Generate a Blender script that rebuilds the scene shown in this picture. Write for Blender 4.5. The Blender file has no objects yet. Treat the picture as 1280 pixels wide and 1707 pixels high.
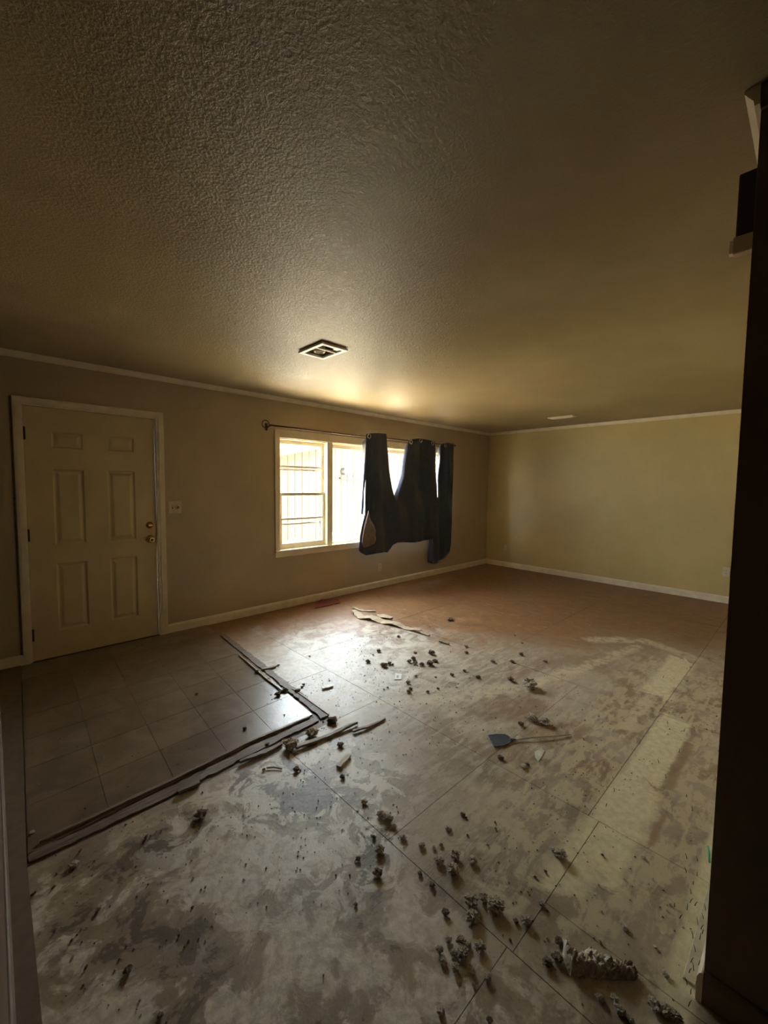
import bpy, math, random
import numpy as np
from mathutils import Matrix, Vector, noise

random.seed(7)
SC = bpy.context.scene
COL = SC.collection

# ------------------------------------------------------------------ camera
F_PX, YAW, PITCH, ROLL, CAM_H = 688.04, 0.808378, 0.0649645, 0.0110263, 1.45649
WALL_Y, FAR_X, CEIL, RIGHT_Y, HALL_X, LEFT_X = 4.26, 6.75, 2.44, 0.148, 1.42, -0.015
fwd = Vector((math.cos(YAW) * math.cos(PITCH), math.sin(YAW) * math.cos(PITCH), -math.sin(PITCH)))
rgt0 = Vector((math.sin(YAW), -math.cos(YAW), 0.0))
up0 = rgt0.cross(fwd)
rgt = rgt0 * math.cos(ROLL) + up0 * math.sin(ROLL)
up = up0 * math.cos(ROLL) - rgt0 * math.sin(ROLL)
cam_data = bpy.data.cameras.new('camera')
cam_data.sensor_fit = 'HORIZONTAL'
cam_data.sensor_width = 36.0
cam_data.lens = F_PX / 1280.0 * 36.0
cam_data.clip_start = 0.02
cam = bpy.data.objects.new('camera', cam_data)
COL.objects.link(cam)
rot = Matrix((rgt, up, -fwd)).transposed().to_4x4()
cam.matrix_world = Matrix.Translation((0, 0, CAM_H)) @ rot
SC.camera = cam


def ray(px, py, axis, val):
    """point on the world plane axis=val that the photograph shows at pixel (px, py)"""
    d = rgt * ((px - 640) / F_PX) - up * ((py - 853.5) / F_PX) + fwd
    o = Vector((0, 0, CAM_H))
    return o + d * ((val - o[axis]) / d[axis])


def fl(px, py, z=0.0):
    return ray(px, py, 2, z)


def px_size(P):
    return (Vector(P) - Vector((0, 0, CAM_H))).dot(fwd) / F_PX


# ------------------------------------------------------------------ light
world = bpy.data.worlds.new('sky')
SC.world = world
world.use_nodes = True
bg = world.node_tree.nodes['Background']
bg.inputs[0].default_value = (0.86, 0.93, 1.0, 1)
bg.inputs[1].default_value = 3.6
sun_d = bpy.data.lights.new('sun', 'SUN')
sun_d.energy = 12.0
sun_d.angle = 0.009
sun_d.color = (1.0, 0.93, 0.80)
sun = bpy.data.objects.new('sun', sun_d)
COL.objects.link(sun)
sun.rotation_euler = Vector((-0.52, 0.02, -0.85)).to_track_quat('-Z', 'Y').to_euler()
sun.location = (3, 0, 12)
SC.view_settings.view_transform = 'Standard'
SC.view_settings.look = 'None'
SC.view_settings.exposure = 3.46
SC.view_settings.gamma = 1.0
SC.view_settings.use_curve_mapping = False
SC.cycles.max_bounces = 8
SC.cycles.diffuse_bounces = 5
SC.cycles.use_guiding = True


# ------------------------------------------------------------------ helpers
class MB:
    def __init__(self):
        self.v, self.f, self.m = [], [], []

    def add(self, vs, fs, mi=0):
        o = len(self.v)
        self.v += [tuple(p) for p in vs]
        for f in fs:
            self.f.append(tuple(i + o for i in f))
            self.m.append(mi)
        return self

    def box(self, a, b, mi=0):
        x0, x1 = sorted((a[0], b[0])); y0, y1 = sorted((a[1], b[1])); z0, z1 = sorted((a[2], b[2]))
        vs = [(x0, y0, z0), (x1, y0, z0), (x1, y1, z0), (x0, y1, z0), (x0, y0, z1), (x1, y0, z1), (x1, y1, z1), (x0, y1, z1)]
        return self.add(vs, [(0, 3, 2, 1), (4, 5, 6, 7), (0, 1, 5, 4), (1, 2, 6, 5), (2, 3, 7, 6), (3, 0, 4, 7)], mi)

    def hexa(self, bot, top, mi=0):
        n = len(bot)
        vs = list(bot) + list(top)
        fs = [tuple(range(n - 1, -1, -1)), tuple(range(n, 2 * n))]
        fs += [(i, (i + 1) % n, (i + 1) % n + n, i + n) for i in range(n)]
        return self.add(vs, fs, mi)

    def prism(self, prof, origin, u, v, w, length, mi=0):
        """profile (a,b) in directions u,v swept along w"""
        origin, u, v, w = Vector(origin), Vector(u), Vector(v), Vector(w)
        bot = [origin + u * a + v * b for a, b in prof]
        top = [q + w * length for q in bot]
        return self.hexa(bot, top, mi)

    def tube(self, pts, r, n=8, mi=0, caps=True):
        pts = [Vector(p) for p in pts]
        rs = r if isinstance(r, (list, tuple)) else [r] * len(pts)
        vs, fs = [], []
        t0 = (pts[1] - pts[0]).normalized()
        a = Vector((0, 0, 1)) if abs(t0.z) < 0.9 else Vector((1, 0, 0))
        nrm = t0.cross(a).normalized()
        for i, p in enumerate(pts):
            t = (pts[min(i + 1, len(pts) - 1)] - pts[max(i - 1, 0)]).normalized()
            nrm = (nrm - t * nrm.dot(t)).normalized()
            b = t.cross(nrm)
            for k in range(n):
                an = 2 * math.pi * k / n
                vs.append(p + (nrm * math.cos(an) + b * math.sin(an)) * rs[i])
        for i in range(len(pts) - 1):
            for k in range(n):
                k2 = (k + 1) % n
                fs.append((i * n + k, i * n + k2, (i + 1) * n + k2, (i + 1) * n + k))
        if caps:
            fs.append(tuple(range(n - 1, -1, -1)))
            fs.append(tuple((len(pts) - 1) * n + k for k in range(n)))
        return self.add(vs, fs, mi)

    def lathe(self, prof, origin, axis, n=20, mi=0):
        """prof: list of (radius, distance along axis)"""
        axis = Vector(axis).normalized(); origin = Vector(origin)
        a = Vector((0, 0, 1)) if abs(axis.z) < 0.9 else Vector((1, 0, 0))
        u = axis.cross(a).normalized(); w = axis.cross(u)
        vs, fs = [], []
        for r, h in prof:
            for k in range(n):
                an = 2 * math.pi * k / n
                vs.append(origin + axis * h + (u * math.cos(an) + w * math.sin(an)) * max(r, 1e-5))
        for i in range(len(prof) - 1):
            for k in range(n):
                k2 = (k + 1) % n
                fs.append((i * n + k, i * n + k2, (i + 1) * n + k2, (i + 1) * n + k))
        return self.add(vs, fs, mi)

    def mesh(self, name, mats, smooth=False):
        me = bpy.data.meshes.new(name)
        me.from_pydata(self.v, [], self.f)
        mats = mats if isinstance(mats, (list, tuple)) else [mats]
        for m in mats:
            me.materials.append(m)
        me.polygons.foreach_set('material_index', self.m)
        if smooth:
            me.polygons.foreach_set('use_smooth', [True] * len(self.f))
        me.update()
        return me

    def build(self, name, mats, parent=None, smooth=False, fix=False, bevel=0):
        me = self.mesh(name, mats, smooth)
        if fix:
            import bmesh
            bm = bmesh.new(); bm.from_mesh(me)
            bmesh.ops.recalc_face_normals(bm, faces=bm.faces)
            bm.to_mesh(me); bm.free()
        o = link(name, me, parent)
        if bevel:
            mod = o.modifiers.new('edge', 'BEVEL'); mod.width = bevel; mod.segments = 2; mod.limit_method = 'ANGLE'
        return o


def link(name, data, parent=None):
    o = bpy.data.objects.new(name, data)
    COL.objects.link(o)
    if parent is not None:
        o.parent = parent
        o.matrix_parent_inverse = Matrix.Translation(parent.location).inverted() if parent.location.length else Matrix()
    return o


def tag(o, label, cat, group=None, kind=None):
    o['label'] = label
    o['category'] = cat
    if group: o['group'] = group
    if kind: o['kind'] = kind
    return o


def empty(name, loc=(0, 0, 0)):
    o = bpy.data.objects.new(name, None)
    o.location = loc
    o.empty_display_size = 0.05
    COL.objects.link(o)
    return o


# ------------------------------------------------------------------ node materials
class NT:
    def __init__(self, name):
        self.m = bpy.data.materials.new(name)
        self.m.use_nodes = True
        self.t = self.m.node_tree
        self.b = self.t.nodes['Principled BSDF']
        self._pos = None

    def n(self, typ, **kw):
        nd = self.t.nodes.new(typ)
        for k, v in kw.items():
            setattr(nd, k, v)
        return nd

    def l(self, a, b):
        self.t.links.new(a, b)

    def put(self, sock, val):
        if hasattr(val, 'is_linked') or hasattr(val, 'links'):
            self.l(val, sock)
        elif isinstance(val, (tuple, list)) and len(val) == 3 and sock.type == 'RGBA':
            sock.default_value = (*val, 1)
        else:
            sock.default_value = val

    def math(self, op, a, b=0.0, c=0.0, clamp=False):
        nd = self.n('ShaderNodeMath', operation=op, use_clamp=clamp)
        for i, x in enumerate((a, b, c)):
            self.put(nd.inputs[i], x)
        return nd.outputs[0]

    def pos(self):
        if self._pos is None:
            g = self.n('ShaderNodeNewGeometry')
            s = self.n('ShaderNodeSeparateXYZ')
            self.l(g.outputs['Position'], s.inputs[0])
            self._pos = (g.outputs['Position'], s.outputs[0], s.outputs[1], s.outputs[2])
        return self._pos

    def mapped(self, scale=(1, 1, 1), rot=(0, 0, 0), src=None):
        mp = self.n('ShaderNodeMapping')
        self.put(mp.inputs['Vector'], src if src is not None else self.pos()[0])
        mp.inputs['Scale'].default_value = scale
        mp.inputs['Rotation'].default_value = rot
        return mp.outputs[0]

    def noise(self, scale, detail=4, rough=0.55, vec=None, dist=0.0):
        nd = self.n('ShaderNodeTexNoise')
        self.l(vec if vec is not None else self.pos()[0], nd.inputs['Vector'])
        nd.inputs['Scale'].default_value = scale
        nd.inputs['Detail'].default_value = detail
        nd.inputs['Roughness'].default_value = rough
        nd.inputs['Distortion'].default_value = dist
        return nd.outputs[0]

    def ss(self, x, a, b):
        """smoothstep of x from a to b"""
        nd = self.n('ShaderNodeMapRange', interpolation_type='SMOOTHSTEP')
        self.put(nd.inputs[0], x)
        nd.inputs[1].default_value = a
        nd.inputs[2].default_value = b
        nd.inputs[3].default_value = 0.0
        nd.inputs[4].default_value = 1.0
        if a > b:
            nd.inputs[1].default_value = b; nd.inputs[2].default_value = a
            nd.inputs[3].default_value = 1.0; nd.inputs[4].default_value = 0.0
        return nd.outputs[0]

    def mix(self, f, a, b):
        nd = self.n('ShaderNodeMix', data_type='RGBA')
        self.put(nd.inputs[0], f)
        self.put(nd.inputs[6], a)
        self.put(nd.inputs[7], b)
        return nd.outputs[2]

    def bump(self, h, strength=0.2, dist=0.01):
        nd = self.n('ShaderNodeBump')
        nd.inputs['Strength'].default_value = strength
        nd.inputs['Distance'].default_value = dist
        self.l(h, nd.inputs['Height'])
        self.l(nd.outputs[0], self.b.inputs['Normal'])

    def set(self, **kw):
        names = dict(color='Base Color', rough='Roughness', metal='Metallic', spec='Specular IOR Level', sheen='Sheen Weight', trans='Transmission Weight', alpha='Alpha', coat='Coat Weight')
        for k, v in kw.items():
            self.put(self.b.inputs[names[k]], v)
        return self


def simple(name, col, rough=0.6, metal=0.0, var=0.12, scale=20, spec=0.5, bump=0.0, bscale=150):
    t = NT(name)
    src = t.n('ShaderNodeTexCoord').outputs['Object']
    nz = t.noise(scale, 5, 0.6, vec=src)
    dark = tuple(c * (1 - var) for c in col); lite = tuple(min(1, c * (1 + var)) for c in col)
    t.set(color=t.mix(t.ss(nz, 0.3, 0.7), dark, lite), rough=rough, metal=metal, spec=spec)
    if bump:
        t.bump(t.noise(bscale, 3, 0.6, vec=src), bump, 0.004)
    return t.m


def mat_wall(name, col):
    t = NT(name)
    n1 = t.noise(1.3, 4, 0.6); n2 = t.noise(7, 5, 0.65)
    c = t.mix(t.ss(n1, 0.35, 0.7), tuple(x * 0.93 for x in col), tuple(x * 1.05 for x in col))
    c = t.mix(t.math('MULTIPLY', t.ss(n2, 0.58, 0.75), 0.18), c, tuple(x * 0.72 for x in col))
    t.set(color=c, rough=t.math('MULTIPLY_ADD', n2, 0.2, 0.36), spec=0.4)
    t.bump(t.noise(130, 3, 0.6), 0.14, 0.004)
    return t.m


def mat_ceiling():
    t = NT('ceiling_texture_paint')
    n1 = t.noise(1.1, 4, 0.6)
    c = t.mix(t.ss(n1, 0.35, 0.7), (0.30, 0.228, 0.118), (0.37, 0.288, 0.155))
    t.set(color=c, rough=0.37, spec=0.5)
    a = t.noise(95, 4, 0.6); b = t.noise(40, 4, 0.65, dist=0.6)
    t.bump(t.math('ADD', t.math('MULTIPLY', t.ss(a, 0.42, 0.62), 0.6), t.math('MULTIPLY', t.ss(b, 0.45, 0.6), 0.5)), 0.34, 0.0045)
    return t.m


def mat_floor():
    t = NT('worn_dusty_subfloor')
    P, X, Y, Z = t.pos()
    nA = t.noise(2.2, 6, 0.65, dist=0.4)
    nB = t.noise(7.5, 6, 0.68, dist=0.7)
    nC = t.noise(30, 5, 0.65)
    nS = t.noise(6, 5, 0.6, vec=t.mapped((1.3, 4.2, 1.0), (0, 0, 0.12)), dist=0.5)       # streaks along X
    nT = t.noise(5, 6, 0.65, vec=t.mapped((6.0, 1.0, 1.0), (0, 0, 0.5)))
    wob = t.math('SUBTRACT', nB, 0.5)
    wobA = t.math('SUBTRACT', nA, 0.5)
    taupe = t.mix(t.ss(nA, 0.35, 0.68), (0.25, 0.195, 0.135), (0.43, 0.36, 0.265))
    taupe = t.mix(t.math('MULTIPLY', t.ss(nS, 0.50, 0.74), 0.3), taupe, (0.56, 0.50, 0.40))
    taupe = t.mix(t.math('MULTIPLY', t.ss(nC, 0.56, 0.72), 0.5), taupe, (0.14, 0.108, 0.075))
    # bare reddish brown sheets far from the doorway, with dusty scuffs
    red = t.mix(t.ss(nB, 0.3, 0.7), (0.17, 0.082, 0.034), (0.29, 0.155, 0.07))
    red = t.mix(t.math('MULTIPLY', t.ss(nT, 0.55, 0.72), 0.55), red, (0.46, 0.34, 0.19))
    d = t.math('ADD', t.math('MULTIPLY', X, 0.95), Y)
    d = t.math('ADD', d, t.math('MULTIPLY', wobA, 2.4))
    d = t.math('ADD', d, t.math('MULTIPLY', wob, 0.9))
    c = t.mix(t.ss(d, 4.7, 5.7), taupe, red)
    # dusty white film in the middle of the room
    def blob(cx, cy, r, soft, w=1.0):
        dx = t.math('SUBTRACT', X, cx); dy = t.math('SUBTRACT', Y, cy)
        q = t.math('SQRT', t.math('ADD', t.math('MULTIPLY', dx, dx), t.math('MULTIPLY', dy, dy)))
        q = t.math('ADD', q, t.math('MULTIPLY', wobA, 1.5 * w))
        return t.ss(q, r + soft, r - soft)
    film = t.math('MULTIPLY', blob(2.15, 2.65, 0.75, 0.4), t.ss(nB, 0.36, 0.62))
    c = t.mix(t.math('MULTIPLY', film, 0.9), c, (0.74, 0.70, 0.62))
    film2 = t.math('MULTIPLY', blob(2.4, 1.6, 0.9, 0.6), t.ss(nS, 0.40, 0.66))
    c = t.mix(t.math('MULTIPLY', film2, 0.45), c, (0.64, 0.58, 0.46))
    # pale mottled residue in front of the vinyl
    wl = t.math('ADD', X, t.math('MULTIPLY', wobA, 0.5))
    m = t.math('MULTIPLY', t.ss(wl, 1.22, 1.0), t.ss(Y, 2.0, 1.8))
    hi = t.math('ADD', t.math('MULTIPLY', nA, 0.62), t.math('MULTIPLY', nB, 0.38))
    c = t.mix(t.math('MULTIPLY', m, t.ss(hi, 0.49, 0.535)), c, t.mix(t.ss(nC, 0.35, 0.65), (0.48, 0.43, 0.35), (0.72, 0.67, 0.57)))
    wh = t.math('MULTIPLY', blob(0.98, 1.55, 0.46, 0.22, 0.6), t.ss(nB, 0.485, 0.54))
    c = t.mix(t.math('MULTIPLY', wh, 0.9), c, (0.80, 0.77, 0.70))
    dk = t.math('MULTIPLY', m, t.ss(hi, 0.46, 0.435))
    c = t.mix(t.math('MULTIPLY', dk, 0.85), c, (0.13, 0.10, 0.07))
    # cream levelling compound in bands that run along the sheets' joints
    def band(x0, x1, y0, y1, e=0.02, w=0.10):
        wx = t.math('ADD', X, t.math('MULTIPLY', wob, w * 4)); wy = t.math('ADD', Y, t.math('MULTIPLY', wob, w))
        a = t.math('MULTIPLY', t.ss(wx, x0 - e, x0 + e), t.ss(wx, x1 + e, x1 - e))
        b = t.math('MULTIPLY', t.ss(wy, y0 - e, y0 + e), t.ss(wy, y1 + e, y1 - e))
        return t.math('MULTIPLY', a, b)
    cream = t.mix(t.ss(nC, 0.35, 0.65), (0.60, 0.54, 0.33), (0.74, 0.68, 0.46))
    wide = t.math('MULTIPLY', band(1.35, 4.1, 0.16, 1.0, 0.16, 0.5), t.ss(t.math('ADD', t.math('MULTIPLY', nS, 0.5), t.math('MULTIPLY', nB, 0.5)), 0.455, 0.535))
    brn = t.math('MULTIPLY', band(1.9, 4.6, 0.1, 1.5, 0.2, 0.6), t.ss(nA, 0.56, 0.44))
    c = t.mix(t.math('MULTIPLY', brn, 0.6), c, (0.27, 0.175, 0.10))
    c = t.mix(t.math('MULTIPLY', wide, 0.75), c, (0.54, 0.475, 0.31))
    for a in ((3.35, 4.25, 0.63, 0.80, 0.03, 0.16), (2.30, 3.12, 0.455, 0.61, 0.015, 0.07), (1.42, 2.30, 0.50, 0.63, 0.03, 0.08), (1.6, 2.25, 0.42, 0.52, 0.03, 0.1), (1.2, 3.6, 0.16, 0.235, 0.012, 0.03)):
        c = t.mix(t.math('MULTIPLY', band(*a), 0.9), c, cream)
    for a in ((2.33, 2.86, 0.405, 0.45, 0.012, 0.05), (1.9, 2.15, 0.383, 0.405, 0.008, 0.03)):
        c = t.mix(t.math('MULTIPLY', band(*a), 0.7), c, (0.27, 0.17, 0.10))
    # the same compound dragged over the floor in long smears
    flat = t.n('ShaderNodeCombineXYZ')
    t.put(flat.inputs[0], t.math('ADD', X, t.math('MULTIPLY', wob, 0.16))); t.put(flat.inputs[1], t.math('ADD', Y, t.math('MULTIPLY', wob, 0.16)))
    def seg(A, B):
        ab = B - A
        s1 = t.n('ShaderNodeVectorMath', operation='SUBTRACT'); t.l(flat.outputs[0], s1.inputs[0]); s1.inputs[1].default_value = A
        dt = t.n('ShaderNodeVectorMath', operation='DOT_PRODUCT'); t.l(s1.outputs[0], dt.inputs[0]); dt.inputs[1].default_value = ab / ab.length_squared
        k = t.math('MULTIPLY', dt.outputs['Value'], 1.0, clamp=True)
        q = t.n('ShaderNodeVectorMath', operation='SCALE'); q.inputs[0].default_value = ab; t.put(q.inputs['Scale'], k)
        ds = t.n('ShaderNodeVectorMath', operation='DISTANCE'); t.l(s1.outputs[0], ds.inputs[0]); t.l(q.outputs[0], ds.inputs[1])
        return ds.outputs['Value']
    nF = t.noise(16, 5, 0.7)
    for path, wd, w in (([(620, 1172), (760, 1164), (880, 1143), (975, 1113), (1060, 1078)], 0.055, 0.75),
                        ([(590, 1152), (740, 1152), (850, 1140)], 0.03, 0.5),
                        ([(985, 1066), (1075, 1068), (1160, 1098)], 0.07, 0.75),
                        ([(1082, 1160), (1040, 1212)], 0.035, 0.8),
                        ([(1115, 1178), (1205, 1150)], 0.05, 0.5)):
        pts = [fl(*q) for q in path]
        dd = None
        for A, B in zip(pts, pts[1:]):
            x = seg(A, B); dd = x if dd is None else t.math('MINIMUM', dd, x)
        msk = t.math('MULTIPLY', t.ss(dd, wd * 1.5, wd * 0.35), t.ss(nF, 0.34, 0.56))
        c = t.mix(t.math('MULTIPLY', msk, w), c, (0.60, 0.53, 0.37))
    # fine trowel streaks over a grey swept patch
    st = t.noise(40, 3, 0.5, vec=t.mapped((0.6, 5.0, 1.0)))
    sp = t.math('MULTIPLY', blob(1.35, 1.2, 0.42, 0.2), t.ss(st, 0.5, 0.62))
    c = t.mix(t.math('MULTIPLY', sp, 0.35), c, (0.50, 0.47, 0.40))
    grit = t.noise(120, 2, 0.5)
    c = t.mix(t.math('MULTIPLY', t.ss(grit, 0.66, 0.72), 0.5), c, (0.10, 0.08, 0.06))
    t.set(color=c, rough=t.math('MULTIPLY_ADD', nB, 0.35, 0.29), spec=0.45)
    h = t.math('ADD', t.math('MULTIPLY', nC, 0.5), t.math('ADD', t.math('MULTIPLY', nB, 0.8), t.math('MULTIPLY', nS, 0.3)))
    t.bump(h, 0.22, 0.012)
    return t.m


def mat_vinyl():
    t = NT('brown_vinyl_tile')
    oi = t.n('ShaderNodeObjectInfo')
    nA = t.noise(5, 6, 0.65, dist=1.0); nB = t.noise(22, 5, 0.65, dist=0.8)
    c = t.mix(t.ss(nA, 0.35, 0.68), (0.15, 0.108, 0.072), (0.25, 0.188, 0.13))
    c = t.mix(t.math('MULTIPLY', oi.outputs['Random'], 0.45), c, (0.11, 0.072, 0.043))
    c = t.mix(t.math('MULTIPLY', t.ss(nB, 0.56, 0.72), 0.4), c, (0.22, 0.17, 0.12))
    t.set(color=c, rough=t.math('MULTIPLY_ADD', nB, 0.22, 0.22), spec=0.7)
    t.bump(nB, 0.14, 0.006)
    return t.m


def mat_wood(name, a, b, rough=0.6, grain=(2, 30, 30)):
    t = NT(name)
    src = t.n('ShaderNodeTexCoord').outputs['Object']
    nz = t.noise(3, 6, 0.65, vec=t.mapped(grain, src=src), dist=0.5)
    t.set(color=t.mix(t.ss(nz, 0.3, 0.7), a, b), rough=rough)
    t.bump(nz, 0.25, 0.004)
    return t.m


def mat_fluff(name, a, b):
    t = NT(name)
    src = t.n('ShaderNodeTexCoord').outputs['Object']
    nz = t.noise(9, 6, 0.75, vec=src)
    t.set(color=t.mix(t.ss(nz, 0.35, 0.65), a, b), rough=0.95, spec=0.1)
    t.bump(t.noise(30, 4, 0.7, vec=src), 0.6, 0.01)
    return t.m


def mat_glass():
    t = NT('window_glass')
    tr = t.n('ShaderNodeBsdfTransparent'); tr.inputs[0].default_value = (0.93, 0.95, 0.94, 1)
    gl = t.n('ShaderNodeBsdfGlossy'); gl.inputs['Roughness'].default_value = 0.02
    lw = t.n('ShaderNodeLayerWeight'); lw.inputs[0].default_value = 0.5
    fac = t.math('MULTIPLY_ADD', t.math('POWER', lw.outputs['Facing'], 4.0), 0.5, 0.03)
    mx = t.n('ShaderNodeMixShader')
    t.l(fac, mx.inputs[0]); t.l(tr.outputs[0], mx.inputs[1]); t.l(gl.outputs[0], mx.inputs[2])
    t.l(mx.outputs[0], t.t.nodes['Material Output'].inputs['Surface'])
    return t.m


def mat_curtain(name, col, rough, sheen=0.25):
    t = NT(name)
    src = t.n('ShaderNodeTexCoord').outputs['Object']
    nz = t.noise(14, 5, 0.6, vec=src)
    t.set(color=t.mix(t.ss(nz, 0.3, 0.7), tuple(c * 0.8 for c in col), tuple(c * 1.25 for c in col)), rough=rough, spec=0.35, sheen=sheen)
    t.bump(t.noise(5, 4, 0.6, vec=src), 0.35, 0.05)
    return t.m


M = {}
WALLC = (0.47, 0.372, 0.235)
M['wall'] = mat_wall('beige_wall_paint', WALLC)
M['wall_far_lit'] = mat_wall('lightened_far_wall_paint', (0.56, 0.44, 0.195))  # wall paint lightened and yellowed to stand for brighter light there
M['ceiling'] = mat_ceiling()
M['floor'] = mat_floor()
M['slab'] = simple('dark_floor_underside', (0.06, 0.045, 0.03), 0.9)
M['vinyl'] = mat_vinyl()
M['trim'] = simple('cream_trim_paint', (0.74, 0.65, 0.48), 0.45, var=0.08, scale=9)
M['door'] = simple('cream_door_paint', (0.60, 0.49, 0.28), 0.42, var=0.06, scale=5)
M['window'] = simple('lightened_window_paint', (0.80, 0.70, 0.50), 0.4, var=0.06, scale=9)  # paint lightened to include the glow around the bright panes
M['wall_end'] = mat_wall('shaded_hall_paint', (0.17, 0.115, 0.07))  # hall wall's shade put into a darker brown paint
M['glass'] = mat_glass()
M['base_dark'] = simple('dingy_baseboard', (0.17, 0.125, 0.08), 0.6)
M['brass'] = simple('polished_brass', (0.80, 0.58, 0.22), 0.18, 1.0, var=0.08)
M['hinge'] = simple('dark_bronze', (0.05, 0.03, 0.018), 0.45, 0.7)
M['rod'] = simple('dark_purple_rod', (0.06, 0.04, 0.05), 0.35, 0.6)
M['chrome'] = simple('chrome', (0.75, 0.74, 0.72), 0.15, 1.0, var=0.04)
M['curtain'] = mat_curtain('black_curtain_fabric', (0.028, 0.035, 0.062), 0.55)
M['lining'] = mat_curtain('taupe_curtain_lining', (0.20, 0.155, 0.135), 0.35)
M['plate'] = simple('ivory_plastic', (0.62, 0.52, 0.38), 0.35, var=0.05)
M['slot'] = simple('dark_slot', (0.03, 0.02, 0.015), 0.6)
M['white_metal'] = simple('white_enamel', (0.82, 0.78, 0.66), 0.35, var=0.05)
M['cavity'] = simple('grey_tin', (0.16, 0.13, 0.10), 0.5, 0.3)
M['porcelain'] = simple('porcelain', (0.85, 0.78, 0.60), 0.3, var=0.03)
M['chime'] = simple('dark_brown_plastic', (0.022, 0.010, 0.009), 0.45)
M['splinter'] = mat_wood('grey_splintered_wood', (0.14, 0.10, 0.065), (0.34, 0.27, 0.19))
M['pale_wood'] = mat_wood('pale_wood_chip', (0.42, 0.34, 0.23), (0.60, 0.51, 0.37))
M['edge_wood'] = mat_wood('dirty_edge_wood', (0.095, 0.065, 0.042), (0.23, 0.175, 0.12))
M['fluff'] = mat_fluff('grey_insulation_fluff', (0.30, 0.255, 0.195), (0.74, 0.68, 0.56))
M['dirt'] = mat_fluff('dark_dirt_clod', (0.10, 0.075, 0.05), (0.34, 0.275, 0.195))
M['plaster'] = mat_fluff('white_plaster_crumb', (0.50, 0.46, 0.38), (0.72, 0.68, 0.58))
M['cardboard'] = mat_wood('peeled_cardboard', (0.33, 0.26, 0.17), (0.50, 0.41, 0.28), 0.7)
M['paper'] = simple('white_paper', (0.82, 0.82, 0.80), 0.5, var=0.03)
M['paper_print'] = simple('grey_print', (0.38, 0.44, 0.46), 0.5, var=0.1)
M['swatter'] = simple('blue_grey_plastic', (0.10, 0.12, 0.15), 0.4)
M['wire'] = simple('pale_wire', (0.36, 0.31, 0.23), 0.4, 0.4)
M['maroon'] = simple('maroon_plastic', (0.17, 0.035, 0.045), 0.45)
M['green'] = simple('green_plastic', (0.03, 0.40, 0.16), 0.3)
M['nail'] = simple('rusty_nail', (0.07, 0.045, 0.03), 0.6, 0.5)
M['tack'] = simple('bleached_lath', (0.55, 0.50, 0.36), 0.7, var=0.2, scale=12)
M['concrete'] = simple('pale_concrete', (0.68, 0.57, 0.41), 0.85, var=0.1, scale=2)
M['siding'] = mat_wood('tan_siding', (0.055, 0.033, 0.014), (0.085, 0.052, 0.024), 0.7, (9, 9, 0.6))
M['eave'] = simple('brown_eave_paint', (0.13, 0.065, 0.03), 0.6)
M['roof'] = simple('grey_shingle', (0.30, 0.27, 0.24), 0.9)
M['tarp'] = simple('blue_tarp', (0.035, 0.08, 0.14), 0.4, var=0.3, scale=4)
M['bin'] = simple('teal_bin_plastic', (0.02, 0.13, 0.17), 0.4)
M['lamp_dark'] = simple('dark_lamp_metal', (0.05, 0.05, 0.05), 0.5, 0.5)

# ------------------------------------------------------------------ structure: floor
base = MB().box((LEFT_X - 0.2, -1.6, -0.12), (FAR_X + 0.15, WALL_Y + 0.16, -0.0075)).build('floor', M['slab'])
tag(base, 'dusty bare subfloor sheets with brown vinyl tiles by the door', 'floor', kind='structure')
SHEETS = [
    (LEFT_X, 1.133, -1.5, 0.600), (LEFT_X, 1.133, 0.600, 1.985),
    (1.133, 1.360, -1.5, 0.580), (1.360, 1.875, -0.2, 0.580), (1.133, 1.875, 0.580, 1.140),
    (1.133, 1.875, 1.140, 1.985), (1.460, 1.875, 1.985, 2.590), (1.460, 1.875, 2.590, WALL_Y),
    (1.875, 3.090, 0.10, 0.625), (1.875, 3.090, 0.625, 1.140), (1.875, 3.090, 1.140, 2.965), (1.875, 3.090, 2.965, WALL_Y),
    (3.090, 5.10, 0.10, 0.632), (3.090, 4.310, 0.632, 1.850), (3.090, 4.310, 1.850, 3.070), (3.090, 4.310, 3.070, WALL_Y),
    (4.310, 5.530, 0.632, 1.850), (4.310, 5.530, 1.850, 3.070), (4.310, 5.530, 3.070, WALL_Y),
    (5.10, FAR_X, 0.10, 0.632), (5.530, FAR_X, 0.632, 1.850), (5.530, FAR_X, 1.850, 3.070), (5.530, FAR_X, 3.070, WALL_Y)]
for x0, x1, y0, y1 in SHEETS:
    g = 0.0013
    dz = random.uniform(-0.0008, 0.0004)
    MB().box((x0 + g, y0 + g, -0.0075), (x1 - g, y1 - g, dz)).build('floor_sheet', M['floor'], base)
# vinyl tiles of the entry, laid a little out of square
Q = [Vector((0.054, 2.045, 0)), Vector((1.425, 2.125, 0)), Vector((1.560, 4.255, 0)), Vector((0.130, 4.255, 0))]


def quad(u, v, z):
    p = (Q[0] * (1 - u) + Q[1] * u) * (1 - v) + (Q[3] * (1 - u) + Q[2] * u) * v
    return Vector((p.x, p.y, z))


MB().box((LEFT_X, 1.985, -0.0075), (1.46, WALL_Y, -0.001)).build('tile_underlay', M['base_dark'], base)
NX, NY = 5, 7
for i in range(NX):
    for j in range(NY):
        u0, u1 = i / NX + 0.0008, (i + 1) / NX - 0.0008
        v0, v1 = j / NY + 0.0006, (j + 1) / NY - 0.0006
        lift = 0.006 + random.uniform(-0.0004, 0.0004)
        MB().hexa([quad(u0, v0, -0.001), quad(u1, v0, -0.001), quad(u1, v1, -0.001), quad(u0, v1, -0.001)],
                  [quad(u0, v0, lift), quad(u1, v0, lift), quad(u1, v1, lift), quad(u0, v1, lift)]).build('vinyl_tile', M['vinyl'], base)

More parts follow.
